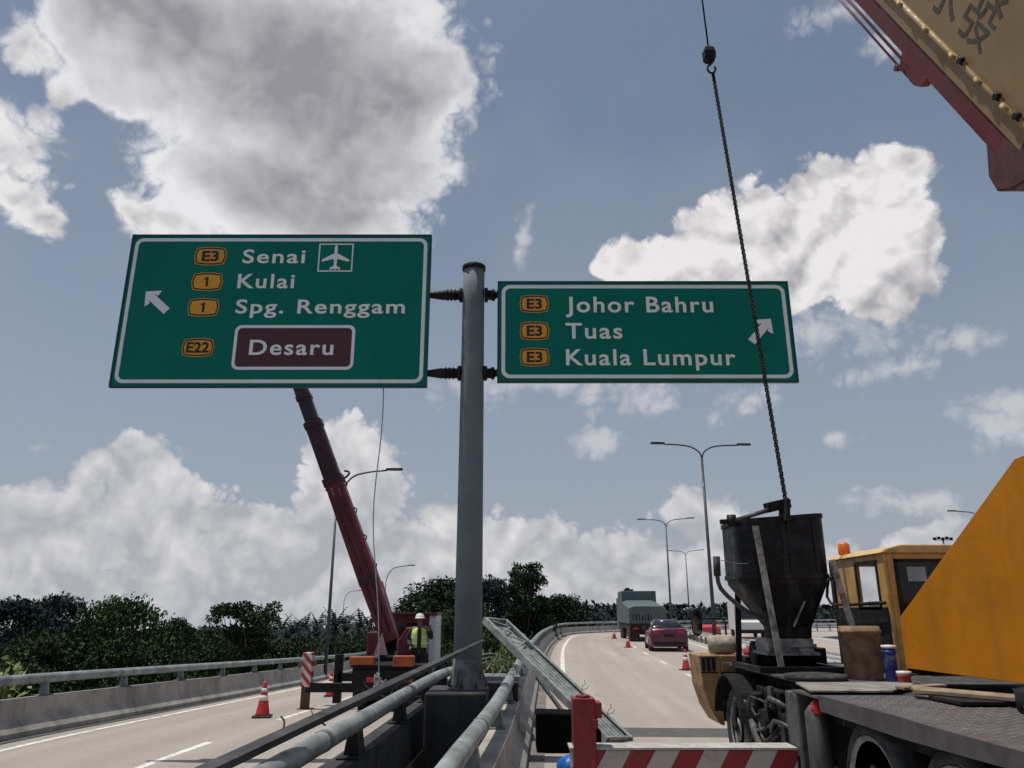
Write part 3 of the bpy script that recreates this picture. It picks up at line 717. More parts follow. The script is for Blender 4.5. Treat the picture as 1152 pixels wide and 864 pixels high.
# tag rope hanging from the left panel
ra, rb = at(431.5, 435, 11.78), at(427, 765, 11.3)
rp = [ra.lerp(rb, k / 14) + Vector((.03 * math.sin(k * .7) - .10 * math.sin(math.pi * k / 14), 0, 0)) for k in range(15)]
rm = MB().tube(rp, .009, 6)
for k in range(6): rm.tube([rb + Vector((random.uniform(-.09, .09), random.uniform(-.06, .06), random.uniform(-.16, .1))) for _ in range(4)], .012, 6)
tag(rm.build('tag_rope', M('pale_rope', (.33, .33, .34), .9, var=.2, scale=8), origin=rb), 'thin pale rope with knotted end hanging from the left panel', 'rope')

# ================================================================== traffic cones
def cone_proto():
    t = local('traffic_cone', '', 'traffic cone', 'traffic cones along the lanes')
    m = MB(); m.boxb(-.19, .19, -.19, .19, 0, .035); m.build('base', BLKR, t, bevel=.012)
    m = MB(); prof = [(.15, .036), (.143, .07), (.035, .66), (.03, .70), (.0, .70)]; m.lathe(prof, (0, 0, 0), 20); m.build('cone_body', CONEO, t)
    r = lambda z: .143 - (z - .07) * (.108 / .59)
    for za, zb in ((.33, .43), (.50, .57)):
        m = MB(); m.lathe([(r(za) + .003, za), (r(zb) + .003, zb), (r(zb), zb), (r(za), za)], (0, 0, 0), 20); m.build('reflective_band', CONEW, t)
    return t
cones = [(gp(295, 806.5, -.16), 'red and white traffic cone alone on the left ramp, nearer than the striped jack'),
         (gp(371.5, 784, -.45), 'red traffic cone on the left ramp beside the dark outrigger leg of the red crane'),
         (gp(772, 754, 0), 'nearest traffic cone on the right road, behind the plum car'),
         (gp(706.5, 728.5, 0), 'traffic cone on the right road at the rear corner of the blue-grey lorry'),
         (gp(691, 718.5, 0), 'farthest traffic cone, left of the blue-grey lorry on the right road')]
proto = cone_proto()
for i, (p_, lab) in enumerate(cones):
    o = proto if i == 0 else copy_tree(proto)
    o.location = p_; o['label'] = lab; o.rotation_euler = (0, 0, .3 * i)
proto.rotation_euler = (0, 0, .12)

# ================================================================== street lamps
LAMPM = M('lamp_grey', (.045, .05, .055), .5, .3, var=.12, scale=2)
def lamp(double, hgt, reach, rise, name='street_lamp'):
    t = local(name, '', 'street lamp')
    m = MB(); m.tube([(0, 0, 0), (0, 0, 1.4), (0, 0, hgt)], [.12, .105, .06] if double else [.085, .08, .05], 12); m.boxb(-.22, .22, -.22, .22, 0, .05); m.build('pole', LAMPM, t)
    for sg in ((-1, 1) if double else (1,)):
        P = [Vector((0, 0, hgt - .05)), Vector((sg * reach * .06, 0, hgt + rise * .42)), Vector((sg * reach * .28, 0, hgt + rise * .82)), Vector((sg * reach * .6, 0, hgt + rise * .95)), Vector((sg * reach, 0, hgt + rise))]
        a = MB().tube(catmull(P, .25), .042, 8).build('arm', LAMPM, t)
        h = MB(); e = P[-1]; h.loft([[e + Vector((sg * x, y, z)) for y, z in ((-wd, 0), (wd, 0), (wd * .7, .1), (-wd * .7, .1))] for x, wd in ((-.05, .06), (.2, .12), (.55, .13), (.72, .06))])
        h.build('lamp_head', BLK, a)
    return t
dl = lamp(True, 10.05, 2.1, .75)
def place(o, loc, rz, label, group=None, sc=1.):
    o.location = loc; o.rotation_euler = (0, 0, rz); o['label'] = label
    if group: o['group'] = group
    o.scale = (sc, sc, sc); return o
GL = 'double street lamps along the right road'
place(dl, (10.45, 41, 0), R(4), 'tall double-armed street lamp nearest on the right road, left of the hopper', GL)
place(copy_tree(dl), (15.4, 76.5, 0), R(-12), 'double-armed street lamp above the lorry and the plum car, leftmost of the three', GL, 1.0)
place(copy_tree(dl), (26.5, 118, 0), R(-20), 'small distant double-armed street lamp between the nearest lamp and the leftmost one', GL, 1.0)
place(copy_tree(dl), (40.5, 66, -.0), R(0), 'street lamp whose arm tip shows over the slope of the yellow crane house', GL, .95)
sl_ = lamp(False, 7.2, 2.25, 1.9)
GS = 'single-arm street lamps along the left ramp'
place(sl_, (-8.45, 36.5, -1.0), 0, 'curved single-arm street lamp standing just left of the red boom', GS, 1.05)
place(copy_tree(sl_), (-13.6, 84, -2.9), 0, 'distant single-arm street lamp between the red crane and the sign post', GS, 1.05)
place(copy_tree(sl_), (-29.5, 138, -4.8), 0, 'farthest tiny single-arm street lamp left of the red boom foot', GS, 1.12)
hm = local('flood_mast', 'very distant mast with a ring of floodlights above the yellow cab roof', 'flood mast')
m = MB(); m.tube([(0, 0, 0), (0, 0, 20.3)], [.35, .15], 8); m.build('mast', LAMPM, hm)
for k in range(5): MB().boxb(-1.6 + .8 * k - .25, -1.6 + .8 * k + .25, -.2, .2, 20.3 + .15 * (k % 2), 20.8 + .15 * (k % 2)).build('floodlight', BLK, hm)
MB().bar((-1.8, 0, 20.3), (1.8, 0, 20.3), .1, .1).build('crossarm', LAMPM, hm)
hm.location = (at(1061, 608, 150).x, 150, GZ + .9)

# ================================================================== yellow truck crane
tc = thing('truck_crane', (4.15, 7.5, 0), 'large yellow truck crane parked on the right road with its boom raised', 'truck crane')
# frame and deck
m = MB(); m.boxb(3.15, 5.2, 1.6, 12.2, .55, 1.0); m.boxb(3.0, 5.4, 2.2, 8.0, 1.0, 1.19); m.boxb(3.05, 3.15, 3.0, 5.2, .45, 1.19); m.boxb(3.3, 5.0, 8.0, 11.9, 1.0, 1.25); m.build('chassis', CHAS, tc)
tr = MB()
# bent tread-plate deck edge
tr.boxb(2.80, 5.5, 1.6, 7.42, 1.245, 1.262)
edge = [(2.80, 1.6), (2.80, 4.6), (2.79, 5.1), (2.81, 6.0), (2.80, 7.42)]
for (xa, ya), (xb, yb) in zip(edge, edge[1:]):
    tr.prism([(xa - .012, ya, 1.262), (xb - .012, yb, 1.262), (xb - .0, yb, 1.13 + .02 * math.sin(yb * 3)), (xa, ya, 1.13 + .02 * math.sin(ya * 3))], (.012, 0, 0))
tr.mat(1)
random.seed(8)
xx = 2.9; row = 0
while xx < 4.05:
    yy = 2.6 + (.04 if row % 2 else 0)
    while yy < 7.3:
        a = .9 if (int(yy / .08) + row) % 2 else -.9
        dx, dy = .018 * math.cos(a), .018 * math.sin(a)
        tr.add([(xx - dx - dy * .25, yy - dy + dx * .25, 1.2625), (xx + dx - dy * .25, yy + dy + dx * .25, 1.2625), (xx + dx + dy * .25, yy + dy - dx * .25, 1.2625), (xx - dx + dy * .25, yy - dy - dx * .25, 1.2625), (xx, yy, 1.2655)],
               [(0, 1, 4), (1, 2, 4), (2, 3, 4), (3, 0, 4)])
        yy += .08
    xx += .055; row += 1
tr.build('tread_deck', [TREADM, M('tread_lug', (.15, .145, .15), .65, .1, var=.2)], tc)
m = MB(); m.boxb(2.80, 5.4, 7.45, 8.12, 1.225, 1.245); m.boxb(3.1, 5.4, 8.12, 11.9, 1.25, 1.27); m.build('rear_deck', GREYST, tc)
# corner housing, rounded guard with lamp, outrigger
m = MB(); m.boxb(2.80, 3.06, 8.02, 8.36, .12, 1.22); m.build('outrigger_housing', GREYST, tc, bevel=.02)
m = MB(); m.tube([(2.87, 7.72, .05), (2.87, 7.72, 1.08), (2.90, 7.74, 1.15)], [.105, .105, .06], 18); m.build('corner_guard', GREYST, tc)
m = MB(); m.lathe([(.055, 0), (.06, .03), (.05, .09), (.02, .12), (0, .125)], (2.86, 7.66, 1.08), 14); m.build('tail_lamp', REDL, tc)
STR = stripes('hazard_stripes', (.24, .010, .018), (.42, .395, .36), .477, .62, .166)
m = MB(); m.boxb(.58, 2.78, 8.08, 8.34, .36, .70); ob = sub(m.build('outrigger_beam', STR, tc, bevel=.012))
m = MB(); m.boxb(.56, 2.78, 8.06, 8.36, .703, .722); m.build('beam_top_plate', M('dusty_plate', (.42, .40, .37), .8, var=.25, scale=5, dirt=((.2, .18, .16), .6, 5)), ob)
m = MB(); m.boxb(.60, .82, 8.07 - .05, 8.29, .20, 1.17); m.boxb(.80, .885, 8.05, 8.27, .985, 1.13); m.boxb(.78, .84, 8.0, 8.28, .90, .985)
jk = sub(m.build('outrigger_jack', REDJ, tc, bevel=.01))
m = MB(); m.cyl((.71, 8.15, .06), (.71, 8.15, .22), .06); m.lathe([(.2, .0), (.2, .03), (.08, .06)], (.71, 8.15, 0), 20); m.build('jack_foot', POSTD, jk)
m = MB(); m.cyl((.71, 8.15, 1.17), (.71, 8.15, 1.19), .07); m.build('jack_cap', REDB, jk)
# wheels
def wheel(c, r, wd, parent, sgn=-1, q=.6):
    """tyre with tread bumps, dished rim, hub and nuts; faces sgn*x"""
    c = Vector(c)
    t = MB(); h = wd / 2
    t.lathe([(r * q, -h * .8), (r * (q + .04), -h * .98), (r * .86, -h), (r * .97, -h * .82), (r, -h * .6), (r, h * .6), (r * .97, h * .82), (r * .86, h), (r * (q + .04), h * .98), (r * q, h * .8)], c, 36, 'X')
    ty = t.build('wheel', BLKR, parent); sub(ty); ty['_o'] = list(parent['_o'])
    m = MB(); m.lathe([(r * (q + .005), sgn * h * .8), (r * q, sgn * h * .93), (r * (q - .04), sgn * h * .90), (r * (q - .10), sgn * h * (.35 if q < .7 else .72)), (r * .30, sgn * h * (.30 if q < .7 else .66)), (r * .28, sgn * h * .8), (r * .12, sgn * h * .95), (0, sgn * h * .95)], c, 28, 'X'); m.build('rim', M('wheel_rim', (.24, .24, .25), .6, .2, var=.3, scale=6, dirt=((.06, .055, .05), .7, 6)), ty)
    m = MB()
    for k in range(8):
        a = 2 * math.pi * k / 8; q_ = 0 if q < .7 else h * .36; qq = c + Vector((sgn * (h * .3 + q_), r * .40 * math.cos(a), r * .40 * math.sin(a))); m.cyl(qq, qq + Vector((sgn * .05, 0, 0)), .018, n=6)
    m.build('wheel_nuts', POSTD, ty)
    return ty
for yy in (6.72, 5.45): wheel((3.06, yy, .56), .58, .34, tc, -1, .80)
wheel((3.08, 10.75, .52), .52, .3, tc)
for yy in (6.75, 5.55, 10.75): wheel((5.2, yy, .52), .52, .32, tc, 1)
# dark machinery under the hopper: engine block, tanks, hoses
m = MB(); m.boxb(3.02, 4.1, 9.2, 10.05, .35, 1.12); m.boxb(3.12, 3.9, 8.55, 9.1, .5, 1.18); m.boxb(3.0, 3.3, 9.0, 9.25, .3, .9)
m.cyl((3.0, 9.5, .75), (2.88, 9.5, .75), .16); m.boxb(2.9, 3.05, 9.75, 10.1, .75, 1.05); m.build('engine_block', CHAS, tc, bevel=.02)
random.seed(12)
hs = MB()
for k in range(9):
    y0 = random.uniform(8.5, 10.3); z0_ = random.uniform(.5, 1.2); hs.tube(catmull([(2.98, y0, z0_), (2.86, y0 + .25, z0_ - random.uniform(-.1, .25)), (2.9, y0 + .5, z0_ - random.uniform(0, .3)), (3.05, y0 + .75, z0_ - .1)], .1), random.uniform(.012, .03), 8)
hs.tube(catmull([(2.9, 9.9, .72), (2.84, 9.5, .55), (2.86, 9.1, .36), (2.95, 8.7, .34), (3.05, 8.4, .42)], .1), .045, 10)
hs.build('hoses', M('hose_grey', (.04, .04, .043), .6, var=.4, scale=8, dirt=((.2, .18, .16), .5, 9)), tc)
for k, (yy, zz) in enumerate(((8.75, .8), (8.95, .62), (9.3, 1.0))): MB().boxb(2.96, 3.0, yy, yy + .12, zz, zz + .16).build('valve_box', GREYST, tc)
m = MB(); m.cyl((3.25, 10.75, 1.44), (4.0, 10.75, 1.44), .14); 
for x_ in (3.23, 3.98): m.cyl((x_, 10.75, 1.44), (x_ + .04, 10.75, 1.44), .17)
m.build('winch_drum', CHAS, tc)
m = MB(); m.boxb(3.75, 4.4, 11.2, 11.75, 1.27, 1.50); m.boxb(3.2, 3.6, 10.98, 11.2, 1.27, 1.40); m.build('equipment_box', CHAS, tc, bevel=.015)
# fender over the front wheel
fd = MB(); pts = []
fd.loft([[(2.82, 10.75 + r_ * math.cos(R(a)), .55 + r_ * math.sin(R(a))) for a in range(10, 171, 16)] for r_ in (.62, .645)] , False, False)
fd.loft([[(x, 10.75 + .645 * math.cos(R(a)), .55 + .645 * math.sin(R(a))) for a in range(10, 171, 16)] for x in (2.82, 3.35)], False, False)
fd.build('wheel_arch', CHAS, tc)
# faded front corner of the carrier
fr = MB()
A = at(786, 737, 12.0); Bq = at(812, 815, 12.0); Cq = at(790, 772, 12.0)
prof = [(A.x, 12.0, A.z), (A.x + .03, 12.0, Cq.z), (A.x + .12, 12.0, .62), (Bq.x - .02, 12.0, Bq.z), (Bq.x + .05, 12.0, Bq.z - .02), (Bq.x + .05, 12.0, A.z)]
fr.prism(prof, (0, .7, 0))
fr.boxb(Bq.x + .05, 3.75, 12.0, 12.7, 1.12, A.z); fr.boxb(Bq.x + .053, 5.5, 12.35, 12.7, .5, 1.118)
front = sub(fr.build('front_body', YELF, tc, bevel=.015))
m = MB()
for k in range(3): m.boxb(A.x + .035 + .075 * k, A.x + .085 + .075 * k, 11.985, 11.997, A.z - .22, A.z - .05)
m.boxb(A.x + .015, A.x + .26, 11.988, 11.998, A.z - .045, A.z - .03); m.boxb(A.x + .015, A.x + .26, 11.988, 11.998, A.z - .25, A.z - .235); m.build('vent_grille', BLK, front)
m = MB(); m.boxb(Bq.x - .02, Bq.x + .05, 11.98, 11.998, .60, .73); m.build('marker_plate', WHT, front)
m = MB(); m.boxb(Bq.x + .06, 3.9, 11.7, 12.34, .45, 1.11); m.build('front_recess', BLK, tc)
# mirror on its arm at the front corner
MP = at(784, 700, 12.4)
m = MB(); m.tube(catmull([(3.32, 12.3, A.z), (3.32, 12.35, A.z + .35), (3.3, 12.38, MP.z + .05), (MP.x + .02, 12.43, MP.z + .05)], .08), .016, 8); arm = sub(m.build('mirror_arm', BLK, tc))
m = MB(); ring = lambda r1, r2, yy: [(MP.x + r1 * math.cos(2 * math.pi * k / 24) * abs(math.cos(2 * math.pi * k / 24)) ** -.45 if abs(math.cos(2 * math.pi * k / 24)) > .02 else MP.x, yy, MP.z + r2 * math.sin(2 * math.pi * k / 24)) for k in range(24)]
m.loft([ring(.06, .16, 12.46), ring(.085, .2, 12.43), ring(.085, .2, 12.40), ring(.078, .19, 12.395)]); m.build('mirror_shell', BLK, arm)
m = MB(); m.prism([(x, 12.394, z) for x, y_, z in ring(.074, .18, 0)], (0, -.003, 0)); m.build('mirror_glass', MIRR, arm)
# house (turning superstructure) with its tall side plates
HX = 4.15
side = [(8.48, 1.42), (8.47, 1.93), (6.16, 3.20), (5.6, 3.24), (3.4, 3.75), (2.9, 3.5), (2.7, 1.45)]
m = MB(); m.prism([(HX, y_, z_) for y_, z_ in side], (.05, 0, 0)); hp = sub(m.build('house_side_plate', YEL, tc, bevel=.006))
m = MB(); m.prism([(5.45, y_, z_) for y_, z_ in side], (.05, 0, 0)); m.build('house_side_plate', YEL, tc, bevel=.006)
m = MB(); m.prism([(4.21, y_, z_) for y_, z_ in [(8.40, 1.44), (8.40, 1.9), (7.0, 2.66), (6.9, 2.0), (3.2, 2.0), (2.8, 2.4), (2.8, 1.46)]], (1.23, 0, 0)); m.build('house_frame', YEL, tc)
m = MB(); m.lathe([(.95, 1.272), (.95, 1.41), (.8, 1.415)], (4.7, 5.8, 0), 36); m.build('slew_ring', CHAS, tc)
# operator / driver cab
CX0, CX1, CY0, CY1, CZ0, CZ1 = 4.55, 6.1, 9.5, 11.1, 1.3, 2.68
CABM = M('cab_yellow', (.56, .33, .10), .5, var=.15, scale=3, dirt=((.30, .15, .05), .6, 3.2))
cab = MB()
wz0, wz1 = 2.04, 2.58
# left wall with window opening
for (a, b, c_, d_) in ((CY0, CY0 + .20, CZ0, CZ1), (CY0 + .78, CY1, CZ0, CZ1), (CY0 + .20, CY0 + .78, CZ0, wz0), (CY0 + .20, CY0 + .78, wz1, CZ1)): cab.boxb(CX0, CX0 + .05, a, b, c_, d_)
cab.mat(0)
# rear wall with window opening
for (a, b, c_, d_) in ((CX0 + .05, CX0 + .13, CZ0, CZ1), (CX1 - .12, CX1, CZ0, CZ1), (CX0 + .13, CX1 - .12, wz1 + .02, CZ1)): cab.boxb(a, b, CY0, CY0 + .05, c_, d_)
cab.mat(1); cab.boxb(CX0 + .13, CX1 - .12, CY0 + .004, CY0 + .046, CZ0, 1.92); cab.mat(0)
# front wall with small screen, right wall
for (a, b, c_, d_) in ((CX0 + .05, 4.72, CZ0, CZ1), (5.90, CX1, CZ0, CZ1), (4.72, 5.35, CZ0, 2.06), (4.72, 5.35, 2.60, CZ1), (5.35, 5.62, CZ0, CZ1), (5.62, 5.90, CZ0, 2.40), (5.62, 5.90, 2.60, CZ1)): cab.boxb(a, b, CY1 - .05, CY1, c_, d_)
cab.boxb(CX1 - .05, CX1, CY0 + .05, CY1 - .05, CZ0, CZ1)
cabo = sub(cab.build('cab', [CABM, BLK], tc, bevel=.012))
m = MB(); cr = [(CX0 - .04, CZ1), (CX0 + .02, CZ1 + .05), (CX0 + .22, CZ1 + .10), (CX1 - .2, CZ1 + .10), (CX1 + .03, CZ1 + .03), (CX1 + .03, CZ1)]
m.prism([(x, CY0 - .06, z) for x, z in cr], (0, CY1 - CY0 + .1, 0)); m.build('cab_roof', M('roof_yellow', (.60, .42, .17), .55, var=.15, scale=3, dirt=((.3, .2, .1), .5, 4)), cabo, bevel=.02)
m = MB(); m.boxb(CX0 + .14, CX1 - .13, CY0 + .02, CY0 + .03, 1.92, wz1 + .02); m.build('rear_window', GLD, cabo)
m = MB(); m.boxb(CX0 + .02, CX0 + .03, CY0 + .20, CY0 + .78, wz0, wz1); m.build('side_window', GLC, cabo)
m = MB(); m.boxb(CX0 + .004, CX0 + .03, CY0 + .0, CY0 + .01, 0, 0); 
m = MB(); m.lathe([(.075, 0), (.08, .02), (.078, .14), (.05, .17), (0, .175)], (CX0 + .12, CY1 - .25, CZ1 + .07), 16); m.build('beacon', ORG, cabo)
m = MB(); m.tube(catmull([(CX0 - .02, CY1 - .1, 2.45), (CX0 - .09, CY1 - .1, 2.4), (CX0 - .09, CY1 - .1, 2.1), (CX0 - .09, CY0 + .1, 2.09), (CX0 - .02, CY0 + .05, 2.09)], .1), .02, 8); m.build('grab_rail', BLK, cabo)
m = MB(); m.boxb(CX0 - .012, CX0 - .002, CY0 + .02, CY1 - .02, CZ0, 2.04); m.boxb(CX0 - .02, CX0 - .003, CY1 - .12, CY1, 2.04, CZ1 - .02); m.build('door_lower', BLK, cabo)
m = MB(); m.tube([(CX0 + .2, CY0 - .02, 2.0), (CX0 + .7, CY0 - .02, 2.5)], .012, 6); m.boxb(CX0 + .13, CX0 + .17, CY0 - .012, CY0 + .0, 1.9, wz1 + .02); m.boxb(CX0 + .13, CX1 - .12, CY0 - .012, CY0 - .001, wz1 - .005, wz1 + .03); m.build('window_rubber', BLK, cabo)
m = MB()
for za, zb, ya, yb in ((wz0 - .03, wz0 + .01, CY0 + .17, CY0 + .81), (wz1 - .01, wz1 + .03, CY0 + .17, CY0 + .81), (wz0, wz1, CY0 + .17, CY0 + .215), (wz0, wz1, CY0 + .765, CY0 + .81)): m.boxb(CX0 - .012, CX0 - .001, ya, yb, za, zb)
m.build('window_rubber', BLK, cabo)
m = MB(); m.boxb(4.75, 5.3, 9.95, 10.4, 1.35, 1.75); m.boxb(4.8, 5.25, 10.32, 10.44, 1.75, 2.05); m.build('seat', BLK, cabo, bevel=.03)
# boom
BB = Vector((4.35, 5.6, 5.68)); BD = Vector((-.25, 1.38, 2.98)).normalized(); BN = Vector((0, -.907, .42)); BN = (BN - BD * BN.dot(BD)).normalized(); BW = BD.cross(BN).normalized()
if BW.x < 0: BW = -BW
def bpnt(s, n, x): return BB + BD * s + BN * n + BW * x
def bbox_(mb, s0, s1, n0, n1, x0, x1):
    mb.loft([[bpnt(s, n0, x0), bpnt(s, n1, x0), bpnt(s, n1, x1), bpnt(s, n0, x1)] for s in (s0, s1)])
m = MB(); bbox_(m, -3.3, 6.6, .20, 1.30, 0, .78); bm0 = sub(m.build('boom', YELB, tc, bevel=.02))
m = MB(); bbox_(m, -3.2, 6.5, 0, .197, .03, .75); m.build('boom_lower_web', YELB, bm0)
m = MB(); bbox_(m, -.6, 6.55, -.20, -.002, .05, .72); m.build('boom_red_flange', REDB, bm0)
m = MB(); m.tube([bpnt(s, .205, -.012) for s in (-3.2, 6.5)], .028, 10); m.tube([bpnt(s, 1.22, -.012) for s in (-3.2, 6.5)], .03, 10)
random.seed(4)
for k in range(7):
    s = -.6 + .52 * k + random.uniform(-.1, .1); m.tube([bpnt(s, .21 + .0 * k, -.03), bpnt(s + .05, .21, -.045), bpnt(s + .1, .21, -.03)], .022, 8)
m.build('boom_weld_rib', M('rib_yellow', (.36, .24, .09), .6, var=.2, scale=6, dirt=((.3, .2, .09), .6, 7)), bm0)
m = MB()
for s in (.62, .28, -.02, 1.3): m.tube([bpnt(s, .235, -.01), bpnt(s, .235, -.06)], .03, 8); m.tube([bpnt(s + .06, .25, -.03), bpnt(s - .06, .23, -.05)], .014, 6)
m.build('boom_bolt', BLK, bm0)
m = MB()
for k in range(3): bbox_(m, 7.0 + 0, 7.02, .3, .5, .1, .2)
m = MB(); bbox_(m, 6.6, 9.6, .28, 1.2, .08, .70); m.build('boom_middle_section', REDB, bm0); m = MB(); bbox_(m, 9.6, 12.6, .36, 1.1, .14, .64); m.build('boom_top_section', YELB, bm0)
m = MB(); m.cyl(bpnt(12.5, .35, .2), bpnt(12.5, .35, .58), .3); m.build('boom_sheave', BLK, bm0)
# bracket of the luffing cylinder
br = [(6.03, 6.18), (6.10, 5.80), (6.02, 5.62), (5.84, 5.54), (5.5, 5.50), (5.0, 5.42), (4.7, 4.6), (4.9, 4.3)]
m = MB(); m.prism([(4.37, y_, z_) for y_, z_ in [(6.02, 6.24), (6.10, 5.82), (6.03, 5.62), (5.86, 5.53), (5.40, 5.46), (5.62, 5.95)]], (.66, 0, 0)); bk = sub(m.build('cylinder_bracket', M('bracket_dark_red', (.085, .014, .014), .5, var=.4, scale=5, dirt=((.02, .02, .02), .85, 5)), bm0, bevel=.02))
m = MB(); m.tube([(4.55, 5.55, 5.40), (4.75, 6.7, 2.6)], .07, 16); m.build('luffing_rod', GALV, bm0); m = MB(); m.cyl((4.68, 6.35, 3.5), (4.75, 7.0, 1.9), .13); m.build('luffing_barrel', YEL, bm0)
# auxiliary pipe pair and its clamp under the boom
m = MB()
for n_, x_, r_ in ((-.255, .05, .016), (-.32, .03, .013)): m.tube([bpnt(2.2, n_, x_), bpnt(6.4, n_, x_)], r_, 8)
aux = sub(m.build('hydraulic_pipe', M('pipe_dull_red', (.30, .12, .11), .45, .2, var=.2), bm0))
m = MB(); m.prism([bpnt(2.40, -.19, .04), bpnt(1.80, -.19, .04), bpnt(1.84, -.30, .04), bpnt(1.96, -.345, .04), bpnt(2.34, -.34, .04)], BW * .09); m.tube([bpnt(2.36, -.35, .01), bpnt(2.36, -.35, .15)], .034, 10); m.build('pipe_clamp', REDB, bm0)
# painted characters
vs, fs = text_mesh('永發', .0, 1.05)
m = MB(); xm = min(v.x for v in vs); xM = max(v.x for v in vs); sc_ = 1.22 / (xM - xm); ym = min(v.y for v in vs)
m.add([bpnt(2.28 - (v.x - xm) * sc_, .37 + (v.y - ym) * sc_, -.002 - v.z * .4) for v in vs], fs); m.build('painted_characters', M('faded_black_paint', (.06, .045, .03), .6, var=.3, scale=6), bm0)
# rope from the boom tip
HK = at(797, 54, 11.35); TIP = Vector((at(789, -5, 11.4).x - .02, 11.4, 17.1))
m = MB(); m.tube([TIP, at(790, 0, 11.38), HK], .016, 8); m.build('hoist_rope', BLK, tc)

hk = thing('hook_block', HK + Vector((0, 0, -.35)), 'small black hook block hanging on the hoist rope high in the sky', 'hook block')
m = MB(); c = HK; m.loft([[c + Vector((x * sx, y * sy, z)) for x, y in ((-1, -1), (1, -1), (1, 1), (-1, 1))] for z, sx, sy in ((.03, .03, .03), (-.02, .085, .06), (-.10, .105, .075), (-.24, .105, .075), (-.30, .07, .06), (-.33, .03, .03))]); m.build('block_body', BLK, hk, bevel=.012)
m = MB(); m.cyl(c + Vector((-.12, 0, -.12)), c + Vector((.12, 0, -.12)), .03); m.build('sheave_pin', GREYST, hk)
hc = c + Vector((.02, 0, -.45)); m = MB(); m.tube([c + Vector((.0, 0, -.31)), c + Vector((.01, 0, -.37))], .02, 8); m.tube([hc + Vector((.07 * math.cos(R(a)), 0, .09 * math.sin(R(a)))) for a in range(90, 400, 20)], .018, 8); m.build('hook', BLK, hk)
# chain from hook to hopper
C0 = hc + Vector((.01, 0, -.09)); C1 = at(886.5, 583, 10.55)
ch = MB(); n = 170; dvec = (C1 - C0); dl_ = dvec.normalized(); pitch = dvec.length / n
ex = dl_.cross(Vector((0, 1, 0))).normalized(); ey = dl_.cross(ex).normalized()
for k in range(n):
    cc = C0 + dvec * ((k + .5) / n); a_, b_ = (ex, ey) if k % 2 else (ey, ex)
    hl, hw = pitch * .74, .015
    P = [cc + dl_ * (hl * math.cos(2 * math.pi * j / 10)) + a_ * (hw * math.sin(2 * math.pi * j / 10)) for j in range(11)]
    ch.tube(P, .0115, 5, False)
# second, slack strand twisted beside the first
for k in range(n):
    cc = C0 + dvec * ((k + .5) / n) + ex * .017 + ey * .008; a_, b_ = (ey, ex) if k % 2 else (ex, ey)
    P = [cc + dl_ * (pitch * .74 * math.cos(2 * math.pi * j / 8)) + a_ * (.014 * math.sin(2 * math.pi * j / 8)) for j in range(9)]
    ch.tube(P, .0105, 5, False)
tag(ch.build('lifting_chain', BLK, origin=C1), 'long slanting black lifting chain from the hook block down to the concrete hopper', 'chain')

# ================================================================== concrete hopper on the crane deck
HY = 10.35; HXc = 3.50; DZ = 1.27
hp_ = thing('concrete_hopper', (HXc, HY, DZ), 'black cement-stained concrete hopper on slanted legs, standing on the truck crane deck', 'hopper')
def rr3(cx, cy, hx, hy, r, z, n=5):
    return [(x, y, z) for x, y in [(cx + a, cy + b) for a, b in rrect(-hx, hx, -hy, hy, r, n)]]
prof = [(3.17, .585, .45, .20), (2.46, .585, .45, .20), (2.33, .56, .44, .19), (1.80, .25, .24, .07), (1.66, .24, .23, .07)]
ofs = lambda z: .09 * max(0, min(1, (2.33 - z) / .5))
outer = [rr3(HXc + ofs(z), HY, a, b, r, z) for z, a, b, r in prof]
inner = [rr3(HXc + ofs(z), HY, a - .02, b - .02, max(r - .02, .02), z + .004) for z, a, b, r in prof]
m = MB(); m.loft(outer, True, False, False); m.loft(inner, True, False, False); m.loft([outer[0], inner[0]], True, False); m.loft([outer[-1], inner[-1]], True, False)
# slumped, tilted rim
for v in m.v:
    if v.z > 2.8: v.z += .045 * (v.x - HXc) / .6
hb = sub(m.build('hopper_body', HOPM, hp_))
m = MB()
for x_ in (-.30, .05, .38): m.boxb(HXc + x_, HXc + x_ + .04, HY - .476, HY - .452, 2.48, 3.1)
m.boxb(HXc - .02, HXc + .2, HY - .47, HY - .452, 2.7, 2.95); m.build('body_stiffener', HOPM, hb)

for z_ in (3.15, 2.42):
    rg0 = rr3(HXc, HY, .60, .465, .21, 0); rg1 = rr3(HXc, HY, .583, .448, .20, 0); tz = lambda p: .045 * (p[0] - HXc) / .6 if z_ > 3 else 0
    m = MB(); m.loft([[(p[0], p[1], z_ + dz + tz(p)) for p in rg] for rg, dz in ((rg1, -.025), (rg0, -.025), (rg0, .03), (rg1, .03))], True, False); m.build('rim_band', HOPM, hp_)
for i, (sx, sy) in enumerate(((-1, -1), (1, -1), (1, 1), (-1, 1))):
    m = MB(); top = Vector((HXc + sx * .36, HY + sy * .48, 3.05 if sx < 0 and sy < 0 else 2.6)); bot = Vector((HXc + sx * (.22 if sx < 0 else .80), HY + sy * .56, DZ + .02))
    if sx > 0: top = Vector((HXc + .58, HY + sy * .47, 2.62))
    if sy > 0: bot = Vector((HXc + sx * .42, HY + .56, DZ + .02))
    m.bar(top, bot, .075, .02, (0, 1, 0)); m.bar(top + Vector((.03, .02, 0)), bot + Vector((.03, .02, 0)), .02, .06, (0, 1, 0)); m.build('hopper_leg', LEGM if sy < 0 else HOPM, hp_)
